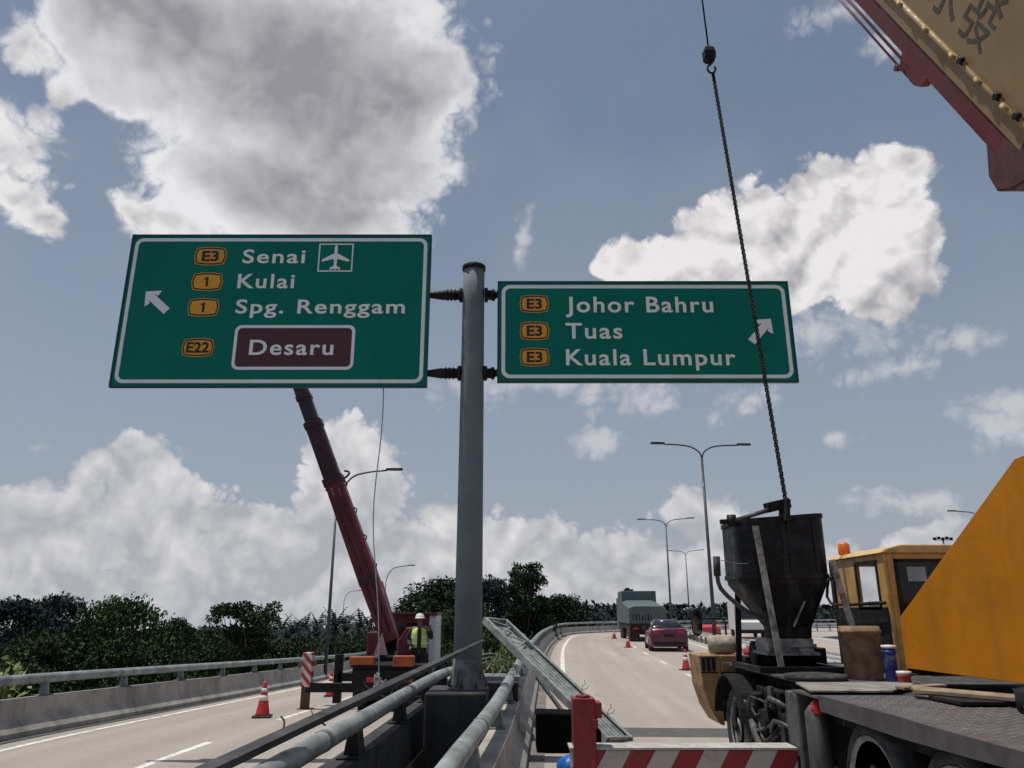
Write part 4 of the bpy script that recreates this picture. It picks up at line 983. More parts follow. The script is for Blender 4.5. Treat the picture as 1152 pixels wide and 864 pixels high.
m = MB(); m.bar((HXc - .5, HY - .58, DZ + .04), (HXc + .9, HY - .58, DZ + .04), .07, .07); m.bar((HXc - .5, HY + .58, DZ + .04), (HXc + .6, HY + .58, DZ + .04), .07, .07); m.bar((HXc - .46, HY - .6, DZ + .04), (HXc - .46, HY + .6, DZ + .04), .07, .06); m.bar((HXc + .52, HY - .6, DZ + .04), (HXc + .52, HY + .6, DZ + .04), .07, .06); m.build('base_frame', HOPM, hp_)
m = MB(); m.boxb(HXc - .26, HXc + .30, HY - .3, HY + .28, 1.50, 1.66); m.boxb(HXc - .30, HXc + .36, HY - .34, HY + .3, 1.46, 1.50); m.boxb(HXc - .24, HXc + .33, HY - .32, HY - .302, 1.555, 1.60); m.build('discharge_gate', LEGM, hp_, bevel=.012)
m = MB(); m.tube([(HXc - .62, HY - .40, 3.12), (HXc - .05, HY - .40, 3.29)], .03, 10); m.build('spreader_rod', GREYST, hp_)
m = MB(); m.bar((HXc - .16, HY - .40, 3.29), (HXc + .14, HY - .34, 3.36), .16, .13); m.bar((HXc + .04, HY - .41, 3.1), (HXc + .09, HY - .40, 3.40), .18, .07); m.build('lifting_lug', BLK, hp_, bevel=.012)
m = MB(); m.bar((HXc - .78, HY - .38, 3.11), (HXc - .56, HY - .38, 3.12), .06, .06); m.tube([(HXc - .63, HY - .38, 3.05), (HXc - .63, HY - .38, 3.20)], .06, 10); m.build('pivot', BLK, hp_)
LV = [at(806.5, 632, 9.7), at(808, 655, 9.7), at(816, 668, 9.75), at(838, 686, 9.9), at(858, 694, 10.1)]
m = MB(); m.tube(catmull(LV, .08), .028, 10); lv = sub(m.build('gate_lever', GREYST, hp_)); m = MB(); m.tube([at(806, 626, 9.7), at(807, 648, 9.7)], .045, 12); m.build('lever_grip', BLKR, lv)
m = MB(); m.tube(catmull([at(811, 630, 9.72), at(828, 634, 9.73), at(842, 634, 9.74)], .1), .006, 6); m.build('tie_wire', GALVD, hp_)
m = MB(); m.bar(at(893, 705, 10.0), at(907, 672, 10.0), .02, .02); m.build('gate_stay', LEGM, hp_)

# ================================================================== clutter on the deck
def pail(c, r0, r1, h, mat, name, label, lidmat=None):
    t = local(name, label, 'pail' if 'pail' in name else 'drum' if 'drum' in name else 'can')
    m = MB(); m.lathe([(r0, 0), (r0 + .005, .01), (r1, h * .86), (r1 + .015, h * .87), (r1 + .015, h * .93), (r1, h * .94), (r1, h), (r1 - .012, h), (r0 - .01, .02), (0, .02)], (0, 0, 0), 28); m.build('pail_body', mat, t)
    if lidmat:
        m = MB(); m.lathe([(r1 + .012, h + .002), (r1 + .012, h + .03), (r1 - .03, h + .034), (0, h + .036)], (0, 0, 0), 28); m.build('lid', lidmat, t)
    t.location = c; return t
pl_ = pail((3.93, 9.0, 1.272), .19, .215, .56, RUST, 'steel_drum', 'rusty brown drum with a rolled rim on the crane deck below the cab')
pail((4.06, 8.62, 1.272), .062, .064, .34, M('can_blue', (.02, .045, .28), .4, var=.2, scale=9, dirt=((.5, .48, .45), .6, 9)), 'tall_can', 'tall blue can with white cap beside the yellow house plate', WHT)
pail((4.03, 8.30, 1.272), .06, .06, .10, M('can_red', (.5, .06, .03), .4, var=.2, scale=9, dirt=((.6, .3, .05), .6, 12)), 'paint_can', 'small red paint can at the foot of the yellow house plate', WHT)
lid = MB(); lid.lathe([(.33, 0), (.34, .02), (.33, .05), (.25, .06), (.0, .045)], (3.36, 8.95, 1.272), 32); tag(lid.build('round_lid', BLKR, origin=(3.36, 8.95, 1.27)), 'flat black round lid lying on the crane deck in front of the hopper', 'lid')
def sheet(name, pts, th, mat, label, cat='board'):
    m = MB(); m.prism(pts, (0, 0, th)); return tag(m.build(name, mat, origin=pts[0], bevel=.003), label, cat)
sheet('plywood_sheet', [(2.79, 7.6, 1.268), (3.5, 7.48, 1.275), (3.95, 7.95, 1.30), (4.0, 8.45, 1.27), (2.95, 8.42, 1.27)], .018, M('grey_board', (.24, .225, .20), .85, var=.25, scale=3, dirt=((.10, .09, .08), .7, 4), bump=.2), 'warped grey board over the corner of the crane deck')
sheet('timber_plank', [(3.52, 7.1, 1.31), (4.05, 6.35, 1.31), (4.1, 6.6, 1.32), (3.62, 7.38, 1.32)], .03, WOOD, 'brown timber plank propped at the foot of the yellow house plate', 'plank')
sheet('timber_offcut', [(3.6, 7.45, 1.30), (4.08, 7.6, 1.31), (4.08, 7.75, 1.31), (3.6, 7.62, 1.30)], .025, WOOD, 'short timber offcut lying behind the propped plank', 'plank')
bb = MB(); bb.boxb(3.58, 4.05, 6.5, 7.0, 1.274, 1.305); tag(bb.build('bearing_block', BLK, origin=(3.8, 6.7, 1.27), bevel=.006), 'flat black block under the propped plank on the tread deck', 'block')
# cement-crusted keg lying on the front body
kg = local('keg', 'cement-crusted pale keg lying on the faded front corner of the crane', 'keg')
m = MB(); m.lathe([(.10, -.2), (.125, -.19), (.135, -.1), (.14, 0), (.135, .1), (.125, .19), (.10, .2)], (0, 0, 0), 20, 'X'); m.build('keg_body', TAN, kg); m = MB(); m.lathe([(.11, .2), (.11, .215), (.0, .215)], (0, 0, 0), 20, 'X'); m.build('keg_end', RUST, kg)
kp = at(812, 727, 12.2); kg.location = (kp.x, 12.2, A.z + .143); kg.rotation_euler = (0, 0, R(-18))
rg = MB(); random.seed(9); rg.lathe([(.12, 0), (.14, .03), (.10, .09), (.04, .13), (0, .14)], (0, 0, 0), 11)
for v in rg.v: v.x *= 1 + random.uniform(-.3, .3); v.y *= 1 + random.uniform(-.3, .3)
ro = rg.build('rag', M('red_cloth', (.45, .05, .06), .85, var=.3, scale=8)); ro.location = (3.62, 12.1, A.z + .002); tag(ro, 'bunched red cloth rag on the faded crane front beside the keg', 'rag')

# ================================================================== red truck crane on the ramp
rz0 = -.30
rc = thing('boom_truck', (-3.0, 21, rz0), 'red boom truck with white cab working on the left ramp', 'truck crane')
X0, X1 = -3.75, -1.98
m = MB(); m.boxb(X0, X1, 18.9, 19.7, rz0 + .55, rz0 + 1.02); m.boxb(X0, -2.72, 19.7, 24.6, rz0 + .55, rz0 + 1.02); m.boxb(X0 + .25, X1 - .25, 18.95, 26, rz0 + .40, rz0 + .55); m.build('chassis', CHAS, rc, bevel=.02)
m = MB(); m.boxb(X0 + .05, X1 - .05, 18.86, 18.895, rz0 + .3, rz0 + .95); m.build('rear_panel', BLK, rc)
m = MB(); m.boxb(X0 - .05, X1 + .05, 18.9, 19.75, rz0 + 1.02, rz0 + 1.07); m.boxb(X0 - .05, -2.70, 19.75, 24, rz0 + 1.02, rz0 + 1.07); m.build('truck_deck', BLK, rc)
for u0, u1, v0, v1 in ((393, 420, 739, 748), (442, 465, 738, 750)):
    a = at(u0, v0, 18.8); b = at(u1, v1, 18.8); MB().boxb(a.x, b.x, 18.8, 19.1, b.z, a.z).build('orange_box', M('orange_steel', (.36, .075, .015), .5, var=.2, scale=5, dirt=((.2, .05, .02), .6, 6)), rc, bevel=.02)
for yy in (19.7, 20.8, 24.6):
    for x_, sg in ((X0 + .18, -1), (X1 - .18, 1)): wheel((x_, yy, rz0 - .04 * (yy - 20) + .46), .46, .3, rc, sg)
# outriggers with jacks
STR2 = stripes('jack_stripes', (.45, .03, .03), (.66, .62, .58), .22, -.9, 0)
JX = at(343, 797, 19.6).x
m = MB(); m.boxb(JX, X0 + .1, 19.5, 19.72, rz0 + .42, rz0 + .62); m.build('outrigger_beam', BLK, rc)
jt = at(343, 734, 19.6).z; jb = rz0 + .0
m = MB(); m.boxb(JX - .12, JX + .12, 19.48, 19.74, jt - .78, jt); j1 = sub(m.build('outrigger_jack', STR2, rc, bevel=.015)); m = MB(); m.boxb(JX - .10, JX + .08, 19.51, 19.7, jb + .05, jt - .78); m.boxb(JX - .18, JX + .18, 19.42, 19.8, jb - .02, jb + .05); m.build('jack_leg', M('jack_brown', (.09, .04, .03), .6, .2, var=.3), j1)
J2 = at(379, 786, 21.6).x; m = MB(); m.boxb(J2 - .1, J2 + .1, 21.5, 21.7, -.42, at(379, 736, 21.6).z); m.boxb(J2 - .17, J2 + .17, 21.43, 21.77, -.42, -.36); m.build('outrigger_jack', BLK, rc, bevel=.01); m = MB(); m.boxb(J2, X0 + .1, 21.5, 21.7, rz0 + .5, rz0 + .7); m.build('outrigger_beam', BLK, rc)
# cab
m = MB(); CYa, CYb = 23.6, 25.2; ca = at(455, 690, CYa); cb = at(490, 735, CYa)
cx0, cx1, cz0, cz1 = -4.0, cb.x, rz0 + .75, ca.z - .05
m.boxb(cx1 - .22, cx1, CYa, CYb, cz0, cz1); m.boxb(cx0, cx0 + .3, CYa, CYb, cz0, cz1); m.boxb(cx0 + .3, cx1 - .22, CYb - .1, CYb, cz0, cz1);  m.boxb(cx0 + .3, cx1 - .22, CYa + .12, CYb - .12, cz1 - .25, cz1 - .002)
cb_ = sub(m.build('cab', WHT, rc, bevel=.04)); m = MB(); m.boxb(cx0 + .3, cx1 - .22, CYa + .02, CYa + .08, cz0, cz0 + .75); m.boxb(cx0 + .3, cx1 - .22, CYa + .02, CYa + .08, cz1 - .22, cz1 - .01); m.build('rear_panel', REDC, cb_); m = MB(); m.boxb(cx0 + .3, cx1 - .22, CYa + .05, CYa + .07, cz0 + .752, cz1 - .222); m.build('rear_window', CARG, cb_)
m = MB(); m.boxb(cx0 - .03, cx1 + .03, CYa - .1, CYb + .03, cz1, cz1 + .07); m.build('roof_rack', REDC, cb_)
m = MB(); m.boxb(cx1 + .12, cx1 + .28, 25.3, 25.36, cz1 - .75, cz1 - .3); m.tube([(cx1, 25.3, cz1 - .3), (cx1 + .2, 25.33, cz1 - .3)], .02, 6); m.build('side_mirror', BLK, cb_)
# winch housing, turret, counterweight boxes
def pbox(u0, v0, u1, v1, Y, dy): 
    a = at(u0, v0, Y); b = at(u1, v1, Y); return (min(a.x, b.x), max(a.x, b.x), Y, Y + dy, min(a.z, b.z), max(a.z, b.z))
m = MB(); m.boxb(*pbox(413, 711, 426, 737, 20.4, 1.2)); m.build('winch_box', REDC, rc, bevel=.03)
tp = [at(446, 737, 20.3), at(448, 720, 20.3), at(457, 706, 20.3), at(474, 706, 20.3), at(476, 738, 20.3)]
m = MB(); m.prism([(p_.x, 20.3, p_.z) for p_ in tp], (0, 1.5, 0)); tur = sub(m.build('turret_housing', REDC, rc, bevel=.03))
m = MB()
for k in range(3): a = at(460, 712 + 8 * k, 20.28); m.boxb(a.x, a.x + .22, 20.27, 20.29, a.z - .06, a.z)
m.build('vent_louvre', BLK, tur)
m = MB(); q = [at(420, 737, 20.2), at(436, 737, 20.2), at(429.5, 712, 20.2)]; m.prism([(p_.x, 20.2, p_.z) for p_ in q], (0, .06, 0)); m.build('pale_bracket', M('pale_pink_steel', (.55, .33, .33), .5, var=.15), rc)
m = MB(); m.lathe([(.55, rz0 + 1.07), (.55, rz0 + 1.2), (.4, rz0 + 1.25), (.38, rz0 + 1.6)], (-2.95, 20.9, 0), 24); m.build('slew_base', BLK, rc)
# boom: telescoping sections leaning left behind the sign
P0 = at(440, 722, 20.7); P1 = at(284, 284, 21.2)
bd = (P1 - P0).normalized(); LT = (P1 - P0).length
bx = bd.cross(Vector((0, 1, 0))).normalized()
def bsec(mb, s0, s1, wd, dp, off=0., w1=None):
    w1 = wd if w1 is None else w1
    r_ = []
    for s, ww in ((s0, wd), (s1, w1)):
        c_ = P0 + bd * s + bx * off
        r_.append([c_ + bx * a * ww / 2 + Vector((0, 1, 0)) * b * dp / 2 for a, b in ((-1, -.7), (-.75, -1), (.75, -1), (1, -.7), (1, .7), (.75, 1), (-.75, 1), (-1, .7))])
    mb.loft(r_)
sA = (at(378, 540, 21) - P0).length; sB = (at(352, 478, 21) - P0).length; sC = (at(341, 447, 21) - P0).length
m = MB(); bsec(m, 0, 1.7, .42, .5, w1=.50); bsec(m, 1.7, sA, .53, .5, w1=.50); rb_ = sub(m.build('boom', REDC, rc, bevel=.02))
DKR = M('boom_dark_red', (.042, .006, .010), .5, .1, var=.25, scale=2)
m = MB(); bsec(m, sA, sB, .46, .42); m.build('boom_middle_section', DKR, rb_); m = MB(); bsec(m, sB, LT, .38, .36); m.build('boom_top_section', M('boom_black', (.026, .014, .016), .5, .1, var=.3), rb_)
for q_ in ((sA - .15, sA + .06, .56, .54), (sB - .12, sB + .06, .51, .46), (sC - .1, sC + .04, .43, .41), (1.6, 1.75, .52, .54)): m = MB(); bsec(m, *q_); m.build('boom_collar', DKR, rb_)
m = MB(); c_ = P0 + bd * (sA - .2); m.tube(catmull([c_ - bx * -.30, c_ - bx * .40 + bd * .15, c_ - bx * .46 + bd * .25, c_ - bx * .36 + bd * .32], .1), .03, 6); m.build('hose_guide', BLK, rb_)
m = MB(); m.cyl(at(427, 655, 21.2), at(447, 722, 21.1), .09); m.build('luffing_barrel', REDC, rc); m = MB(); m.cyl(at(412, 610, 21.25), at(427, 655, 21.2), .05); m.build('luffing_rod', GALV, rc)
m = MB()
for k in range(4): s = 2.0 + k * .8; c_ = P0 + bd * s - bx * .275; m.tube([c_ - bd * .08, c_ - bx * .05, c_ + bd * .08], .02, 6)
m.build('boom_cleat', BLK, rb_)
# side step where the man stands
m = MB(); m.boxb(-2.71, X1, 19.76, 21.6, rz0 + .42, rz0 + .48); m.build('side_step', BLK, rc)
m = MB(); st = at(489, 735, 20.9)
for k in range(2): m.tube([(-2.05, 19.9 + 1.4 * k, rz0 + .42), (-2.05, 19.9 + 1.4 * k, rz0 - .1)], .03, 8)
m.build('step_bracket', BLK, rc)

m = MB(); random.seed(14)
for k in range(7):
    a0 = Vector((random.uniform(-3.6, -2.3), 18.84, rz0 + random.uniform(.5, .9))); m.tube(catmull([a0, a0 + Vector((.1, -.06, -.18)), a0 + Vector((.3, -.05, -.2)), a0 + Vector((.42, .0, random.uniform(-.1, .1)))], .08), .02, 6)
m.build('rear_hoses', BLKR, rc)
m = MB(); m.boxb(-3.4, -3.2, 18.83, 18.86, rz0 + .7, rz0 + .82); m.boxb(-2.5, -2.3, 18.83, 18.86, rz0 + .7, rz0 + .82); m.build('tail_lamp', REDL, rc)
hb_ = MB()
for k in (-1, 1): hb_.tube([P0 + bd * s + Vector((k * .10, -.27, 0)) for s in (.3, 2.2, 4.0, sA - .3)], .018, 6)
hb_.build('boom_hose', BLKR, rb_)
# ------------------------------------------------------------------ the man in the yellow vest
def skin_mesh(verts, edges, radii, mat, name, levels=2):
    me = bpy.data.meshes.new(name); me.from_pydata(verts, edges, []); ob = bpy.data.objects.new(name, me); COL.objects.link(ob)
    sk = ob.modifiers.new('skin', 'SKIN'); sk.use_smooth_shade = True
    sv = me.skin_vertices[0].data if me.skin_vertices else None
    if sv is None:
        bm = bmesh.new(); bm.from_mesh(me); bm.verts.layers.skin.verify(); bm.to_mesh(me); bm.free(); sv = me.skin_vertices[0].data
    for i, r_ in enumerate(radii): sv[i].radius = r_ if isinstance(r_, tuple) else (r_, r_); sv[i].use_root = (i == 0)
    ss_ = ob.modifiers.new('sub', 'SUBSURF'); ss_.levels = levels; ss_.render_levels = levels
    dg = bpy.context.evaluated_depsgraph_get(); dg.update()
    out = bpy.data.meshes.new_from_object(ob.evaluated_get(dg)); bpy.data.objects.remove(ob)
    for p_ in out.polygons: p_.use_smooth = True
    out.materials.clear(); out.materials.append(mat)
    o = bpy.data.objects.new(name, out); COL.objects.link(o); return o
SKINM = M('skin_brown', (.16, .085, .055), .6, var=.08); SHIRT = M('dark_shirt', (.018, .019, .024), .85, var=.2, scale=9); TROU = M('dark_trousers', (.022, .021, .021), .9, var=.2, scale=9)
VEST = M('hi_vis_yellow', (.62, .78, .12), .6, var=.1, scale=8); VESTW = M('reflective_tape', (.75, .76, .74), .4, var=.05)
man = local('person', 'man in white helmet and yellow hi-vis vest standing beside the red boom truck', 'person')
V = []; E = []; RD = []
def vx(p_, r_, link=None):
    V.append(p_); RD.append(r_)
    if link is not None: E.append((link, len(V) - 1))
    return len(V) - 1
hip = vx((0, 0, .92), (.15, .10)); wa = vx((0, 0, 1.05), (.14, .095), hip); chs = vx((0, 0, 1.25), (.165, .105), wa); shd = vx((0, .01, 1.40), (.14, .08), chs); nk = vx((0, .0, 1.47), .052, shd); hd0 = vx((0, -.01, 1.54), (.068, .075), nk); hd1 = vx((0, -.015, 1.62), (.075, .09), hd0); vx((0, 0, 1.69), (.05, .06), hd1)
for sg in (-1, 1):
    th = vx((sg * .09, 0, .82), .088, hip); kn = vx((sg * .10, -.01, .48), .056, th); an = vx((sg * .10, .01, .10), .04, kn); vx((sg * .11, -.13, .05), .04, an)
    s_ = vx((sg * .19, .01, 1.39), .055, shd)
    if sg < 0: e_ = vx((sg * .25, .0, 1.12), .044, s_); h_ = vx((sg * .22, -.16, .98), .032, e_)
    else: e_ = vx((sg * .30, -.06, 1.20), .044, s_); h_ = vx((sg * .26, -.18, 1.40), .032, e_)
    pm = vx((h_ and V[h_][0] + sg * .0, V[h_][1] - .05, V[h_][2] + (.05 if sg > 0 else -.04)), (.036, .022), h_)
    for k in range(4):
        dz = .06 if sg > 0 else -.055
        vx((V[pm][0] + (k - 1.5) * .018, V[pm][1] - .035, V[pm][2] + dz * (1 - .12 * abs(k - 1.5))), .0095, pm)
    vx((V[pm][0] - sg * .045, V[pm][1] - .02, V[pm][2] + .01), .010, pm)
# add the nose and ears as small branches of the head
vx((0, -.118, 1.60), .014, hd1)
body = skin_mesh(V, E, RD, SKINM, 'body'); body.parent = man
def shell(name, zrange, pts, mat, k=1.0):
    m = MB(); m.loft([[(cx + a * math.cos(2 * math.pi * j / 20), cy + b * math.sin(2 * math.pi * j / 20), z) for j in range(20)] for z, a, b, cx, cy in pts], True, False, True); return m.build(name, mat, man)
shell('shirt', 0, [(.93, .185, .14, 0, 0), (1.05, .18, .13, 0, 0), (1.25, .205, .14, 0, 0), (1.38, .19, .115, 0, .01), (1.44, .09, .08, 0, .0)], SHIRT)
m = MB(); m.loft([[(a * math.cos(R(t_)) , b * math.sin(R(t_)), z) for t_ in list(range(-75, 256, 15))] for z, a, b in ((.95, .20, .155), (1.05, .195, .145), (1.25, .218, .152), (1.38, .20, .125), (1.43, .11, .09))], False, False, True)
ve = m.build('hi_vis_vest', VEST, man); sdm = ve.modifiers.new('th', 'SOLIDIFY'); sdm.thickness = .008
for zz in (1.03, 1.18):
    m = MB(); m.loft([[(.222 * math.cos(R(t_)), .158 * math.sin(R(t_)), z) for t_ in range(-75, 256, 15)] for z in (zz, zz + .045)], False, False, True); m.build('reflective_tape', VESTW, ve)
for sg in (-1, 1):
    m = MB(); m.tube([(sg * .085, 0, .94), (sg * .095, 0, .82), (sg * .10, -.01, .5), (sg * .10, .0, .1)], [.115, .108, .085, .07], 14); m.build('trouser_leg', TROU, man)
    a_ = 1 if sg > 0 else 0
    pts = [(.17 * sg, .01, 1.40), (.25 * sg, .0, 1.27), (.25 * sg, .0, 1.12), (.22 * sg, -.15, .99)] if sg < 0 else [(.17, .01, 1.40), (.26, -.03, 1.29), (.30, -.06, 1.20), (.265, -.17, 1.38)]
    m = MB(); m.tube(catmull(pts, .04), .06, 12); m.build('sleeve', SHIRT, man)
    m = MB(); m.loft([[(sg * .105 + x * w_, y, z) for x, z in ((-1, 0), (1, 0), (1, h_), (-1, h_))] for y, w_, h_ in ((.07, .045, .11), (-.02, .05, .10), (-.12, .05, .07), (-.19, .03, .045))]); m.build('boot', BLKR, man, bevel=.01)
m = MB(); m.lathe([(.125, 1.655), (.135, 1.66), (.115, 1.668), (.11, 1.71), (.085, 1.755), (.04, 1.775), (0, 1.78)], (0, -.01, 0), 22); m.boxb(-.07, .07, -.19, -.11, 1.655, 1.664); m.build('helmet', WHT, man)
m = MB()
for sg in (-1, 1): m.lathe([(0.012, 0), (.010, .006), (0, .008)], (sg * .032, -.098, 1.615), 8, 'Y')
m.build('eyes', SGK, man)
mp_ = at(472.5, 690, 20.0); man.location = (mp_.x, 20.0, rz0 + .48); man.rotation_euler = (0, 0, R(8))
hs_ = (mp_.z - (rz0 + .48)) / 1.78; man.scale = (hs_, hs_, hs_)

# ================================================================== plum car
def car(name, paint, label, cat='car', Lc=4.55, Wc=1.84, Hc=1.42):
    t = local(name, label, cat)
    hw = Wc / 2
    def sec(y, wl, wt, zb, zt, r=.12):
        return [(-wl * .93, y, zb), (-wl, y, zb + .14), (-wl, y, zt - .20), (-wl * .96, y, zt - .07), (-wt, y, zt), (wt, y, zt), (wl * .96, y, zt - .07), (wl, y, zt - .20), (wl, y, zb + .14), (wl * .93, y, zb)]
    m = MB(); m.loft([sec(-2.27, hw * .86, hw * .72, .34, .92), sec(-2.22, hw * .93, hw * .80, .24, 1.02), sec(-1.9, hw * .98, hw * .80, .2, 1.06), sec(-1.2, hw, hw * .84, .2, 1.0), sec(0, hw, hw * .86, .2, .97), sec(1.1, hw, hw * .84, .2, .95), sec(1.8, hw * .96, hw * .78, .2, .85), sec(2.2, hw * .86, hw * .65, .26, .70)], True, True, True)
    b = m.build('body', paint, t, bevel=.0)
    def gs(y, wb, wt, zb, zt): return [(-wb, y, zb), (-wt, y, zt - .06), (-wt * .86, y, zt), (wt * .86, y, zt), (wt, y, zt - .06), (wb, y, zb)]
    m = MB(); m.loft([gs(-1.75, hw * .84, hw * .8, 1.0, 1.07), gs(-1.0, hw * .87, hw * .70, .95, Hc - .06), gs(-.3, hw * .88, hw * .71, .95, Hc), gs(.3, hw * .88, hw * .70, .95, Hc - .02), gs(1.25, hw * .86, hw * .8, .93, .97)], True, True, True); m.build('glasshouse', CARG, t)
    m = MB(); m.loft([[(-hw * .62, y, z), (hw * .62, y, z)] for y, z in ((-1.0, Hc - .052), (-.3, Hc + .006), (.3, Hc - .014), (.5, Hc - .09))], False, False, True); ro_ = m.build('roof', paint, t); q = ro_.modifiers.new('th', 'SOLIDIFY'); q.thickness = .012
    for sg in (-1, 1):
        m = MB(); m.boxb(sg * hw * .62 - .14, sg * hw * .62 + .14, -2.275, -2.20, .80, .93); m.build('tail_light', REDL, t, bevel=.02)
        m = MB(); m.boxb(sg * (hw + .05) - .09, sg * (hw + .05) + .09, .75, .87, .95, 1.08); m.build('wing_mirror', paint, t, bevel=.03)
        for yy in (-1.38, 1.38):
            m = MB(); r = .325; m.lathe([(r * .6, -.1), (r * .9, -.105), (r, -.08), (r, .08), (r * .9, .105), (r * .6, .1)], (sg * (hw - .1), yy, r), 24, 'X'); wl_ = m.build('wheel', BLKR, t)
            m = MB(); m.lathe([(r * .62, sg * .095), (r * .55, sg * .08), (r * .2, sg * .1), (0, sg * .1)], (sg * (hw - .1), yy, r), 20, 'X'); m.build('rim', GALV, wl_)
    m = MB(); m.boxb(-hw * .8, hw * .8, -2.30, -2.2, .30, .46); m.build('rear_bumper', BLK, t, bevel=.03)
    m = MB(); m.boxb(-.24, .24, -2.297, -2.285, .66, .77); m.build('number_plate', BLK, t)
    return t
sc1 = car('parked_car', CARP, 'plum-coloured saloon car seen from behind beside the right road cones')
cp = gp(757, 733, 0); sc1.location = (cp.x + .05, cp.y + 2.1, 0); sc1.rotation_euler = (0, 0, R(-6)); sc1.scale = (1.08, 1.08, 1.08)
# grey-green lorry
lo = local('lorry', 'blue-grey lorry with a tall front body seen from behind on the right road', 'lorry')
m = MB(); m.boxb(-1.28, 1.28, 5.0, 8.4, 1.15, 3.42); m.build('tall_body', LORT, lo, bevel=.04)
m = MB(); m.loft([[(-1.27, y, 1.15), (1.27, y, 1.15), (1.27, y, z - .15), (.9, y, z), (-.9, y, z), (-1.27, y, z - .15)] for y, z in ((0, 2.3), (2.5, 2.5), (4.97, 2.75))]); lb = m.build('load_body', LORT, lo, bevel=.03)
m = MB(); random.seed(2)
for k in range(7): x_ = -1.0 + .2 * k; m.boxb(x_, x_ + .06 + .04 * (k % 2), -.012, -.002, 1.35, 1.72 + .05 * (k % 3))
m.build('rear_ribs', BLK, lb)
m = MB(); m.boxb(-1.22, 1.22, 0, 8.4, .78, 1.148); m.boxb(-1.2, 1.2, -.12, -.003, .55, 1.1); m.boxb(-.5, .5, .1, 8.4, .45, .78); m.build('chassis', BLK, lo, bevel=.02)
for sg in (-1, 1):
    m = MB(); m.boxb(sg * .85 - .2, sg * .85 + .2, -.14, -.123, .78, .92); m.build('tail_lamp', REDL, lo)
    m = MB(); m.boxb(sg * .85 - .3, sg * .85 + .3, .3, .32, .12, .72); m.build('mud_flap', BLKR, lo)
    for yy in (.95, 2.2, 6.2, 7.4):
        m = MB(); r = .5; m.lathe([(r * .6, -.14), (r * .9, -.15), (r, -.11), (r, .11), (r * .9, .15), (r * .6, .14)], (sg * 1.08, yy, r), 24, 'X'); wl_ = m.build('wheel', BLKR, lo)
        m = MB(); m.lathe([(r * .6, sg * .13), (r * .5, sg * .05), (r * .2, sg * .12), (0, sg * .12)], (sg * 1.08, yy, r), 18, 'X'); m.build('rim', GREYST, wl_)
m = MB(); m.boxb(-1.25, 1.25, 8.6, 10.4, .7, 3.0); m.build('cab', LORT, lo, bevel=.1); m = MB(); m.boxb(-1.55, -1.35, 10.2, 10.27, 1.9, 2.6); m.boxb(1.35, 1.55, 10.2, 10.27, 1.9, 2.6); m.build('wing_mirror', BLK, lo)
m = MB(); m.cyl((-.5, 8.5, 3.0), (-.5, 8.5, 3.75), .16); m.boxb(-.8, -.1, 7.9, 8.35, 3.42, 3.62); m.build('exhaust_stack', BLK, lo)
lp = gp(730, 722, 0); lo.location = (lp.x, lp.y, 0); lo.rotation_euler = (0, 0, R(-3)); 
sm = MB(); prof_ = [(.01, -1.3), (.7, -1.1), (1.0, -.3), (1.15, .5), (.8, 1.2), (.01, 1.5)]; sm.lathe(prof_, (0, 0, 0), 16)
smo = sm.build('exhaust_smoke', bpy.data.materials.new('thin_smoke')); mt = smo.data.materials[0]; mt.use_nodes = True; tt = NT(mt.node_tree); mt.node_tree.nodes.clear()
pv = tt.n('ShaderNodeVolumePrincipled'); pv.inputs['Color'].default_value = (.12, .12, .12, 1)
tcn = tt.n('ShaderNodeTexCoord').outputs['Object']; tt.l.new(tt.m('MULTIPLY', tt.ss(tt.vm('LENGTH', tcn), 1.2, .1), .16), pv.inputs['Density'])
tt.l.new(pv.outputs[0], tt.n('ShaderNodeOutputMaterial').inputs['Volume'])
sp_ = at(697, 657, lp.y + 9); smo.location = sp_; tag(smo, kind='stuff', label='faint grey exhaust smoke above the lorry', cat='smoke')
# vehicles on the opposite carriageway
vn = local('box_van', 'small white box van on the opposite carriageway behind the hopper leg', 'van')
m = MB(); m.boxb(-1, 1, 0, 3.6, .6, 2.6); m.build('box_body', WHT, vn, bevel=.03); m = MB(); m.loft([[(-.95, y, .5), (.95, y, .5), (.9, y, z), (-.9, y, z)] for y, z in ((-1.7, 1.2), (-1.2, 1.35), (-.75, 2.1), (-.05, 2.15))]); m.build('cab', WHT, vn, bevel=.05); m = MB(); m.add([(-.8, -1.2, 1.4), (.8, -1.2, 1.4), (.78, -.8, 2.0), (-.78, -.8, 2.0)], [(0, 1, 2, 3)])
for v in m.v: v.y -= .03; v.z += .03
wsx = m.build('windscreen', CARG, vn); q = wsx.modifiers.new('th', 'SOLIDIFY'); q.thickness = .02
for sg in (-1, 1):
    for yy in (-.9, 2.6): m = MB(); m.lathe([(.2, -.1), (.36, -.1), (.38, 0), (.36, .1), (.2, .1)], (sg * .85, yy, .38), 18, 'X'); m.build('wheel', BLKR, vn)
m = MB(); m.boxb(-.98, .98, -1.74, -1.6, .4, .65); m.build('bumper', BLK, vn)
vn.location = (17.9, 60, 0); vn.rotation_euler = (0, 0, R(-8))
sc2 = car('oncoming_car', M('bright_red_paint', (.5, .03, .03), .3, var=.05, coat=.5), 'small red car on the opposite carriageway beyond the steel guardrail'); sc2.location = (16.2, 66, 0); sc2.rotation_euler = (0, 0, R(172))

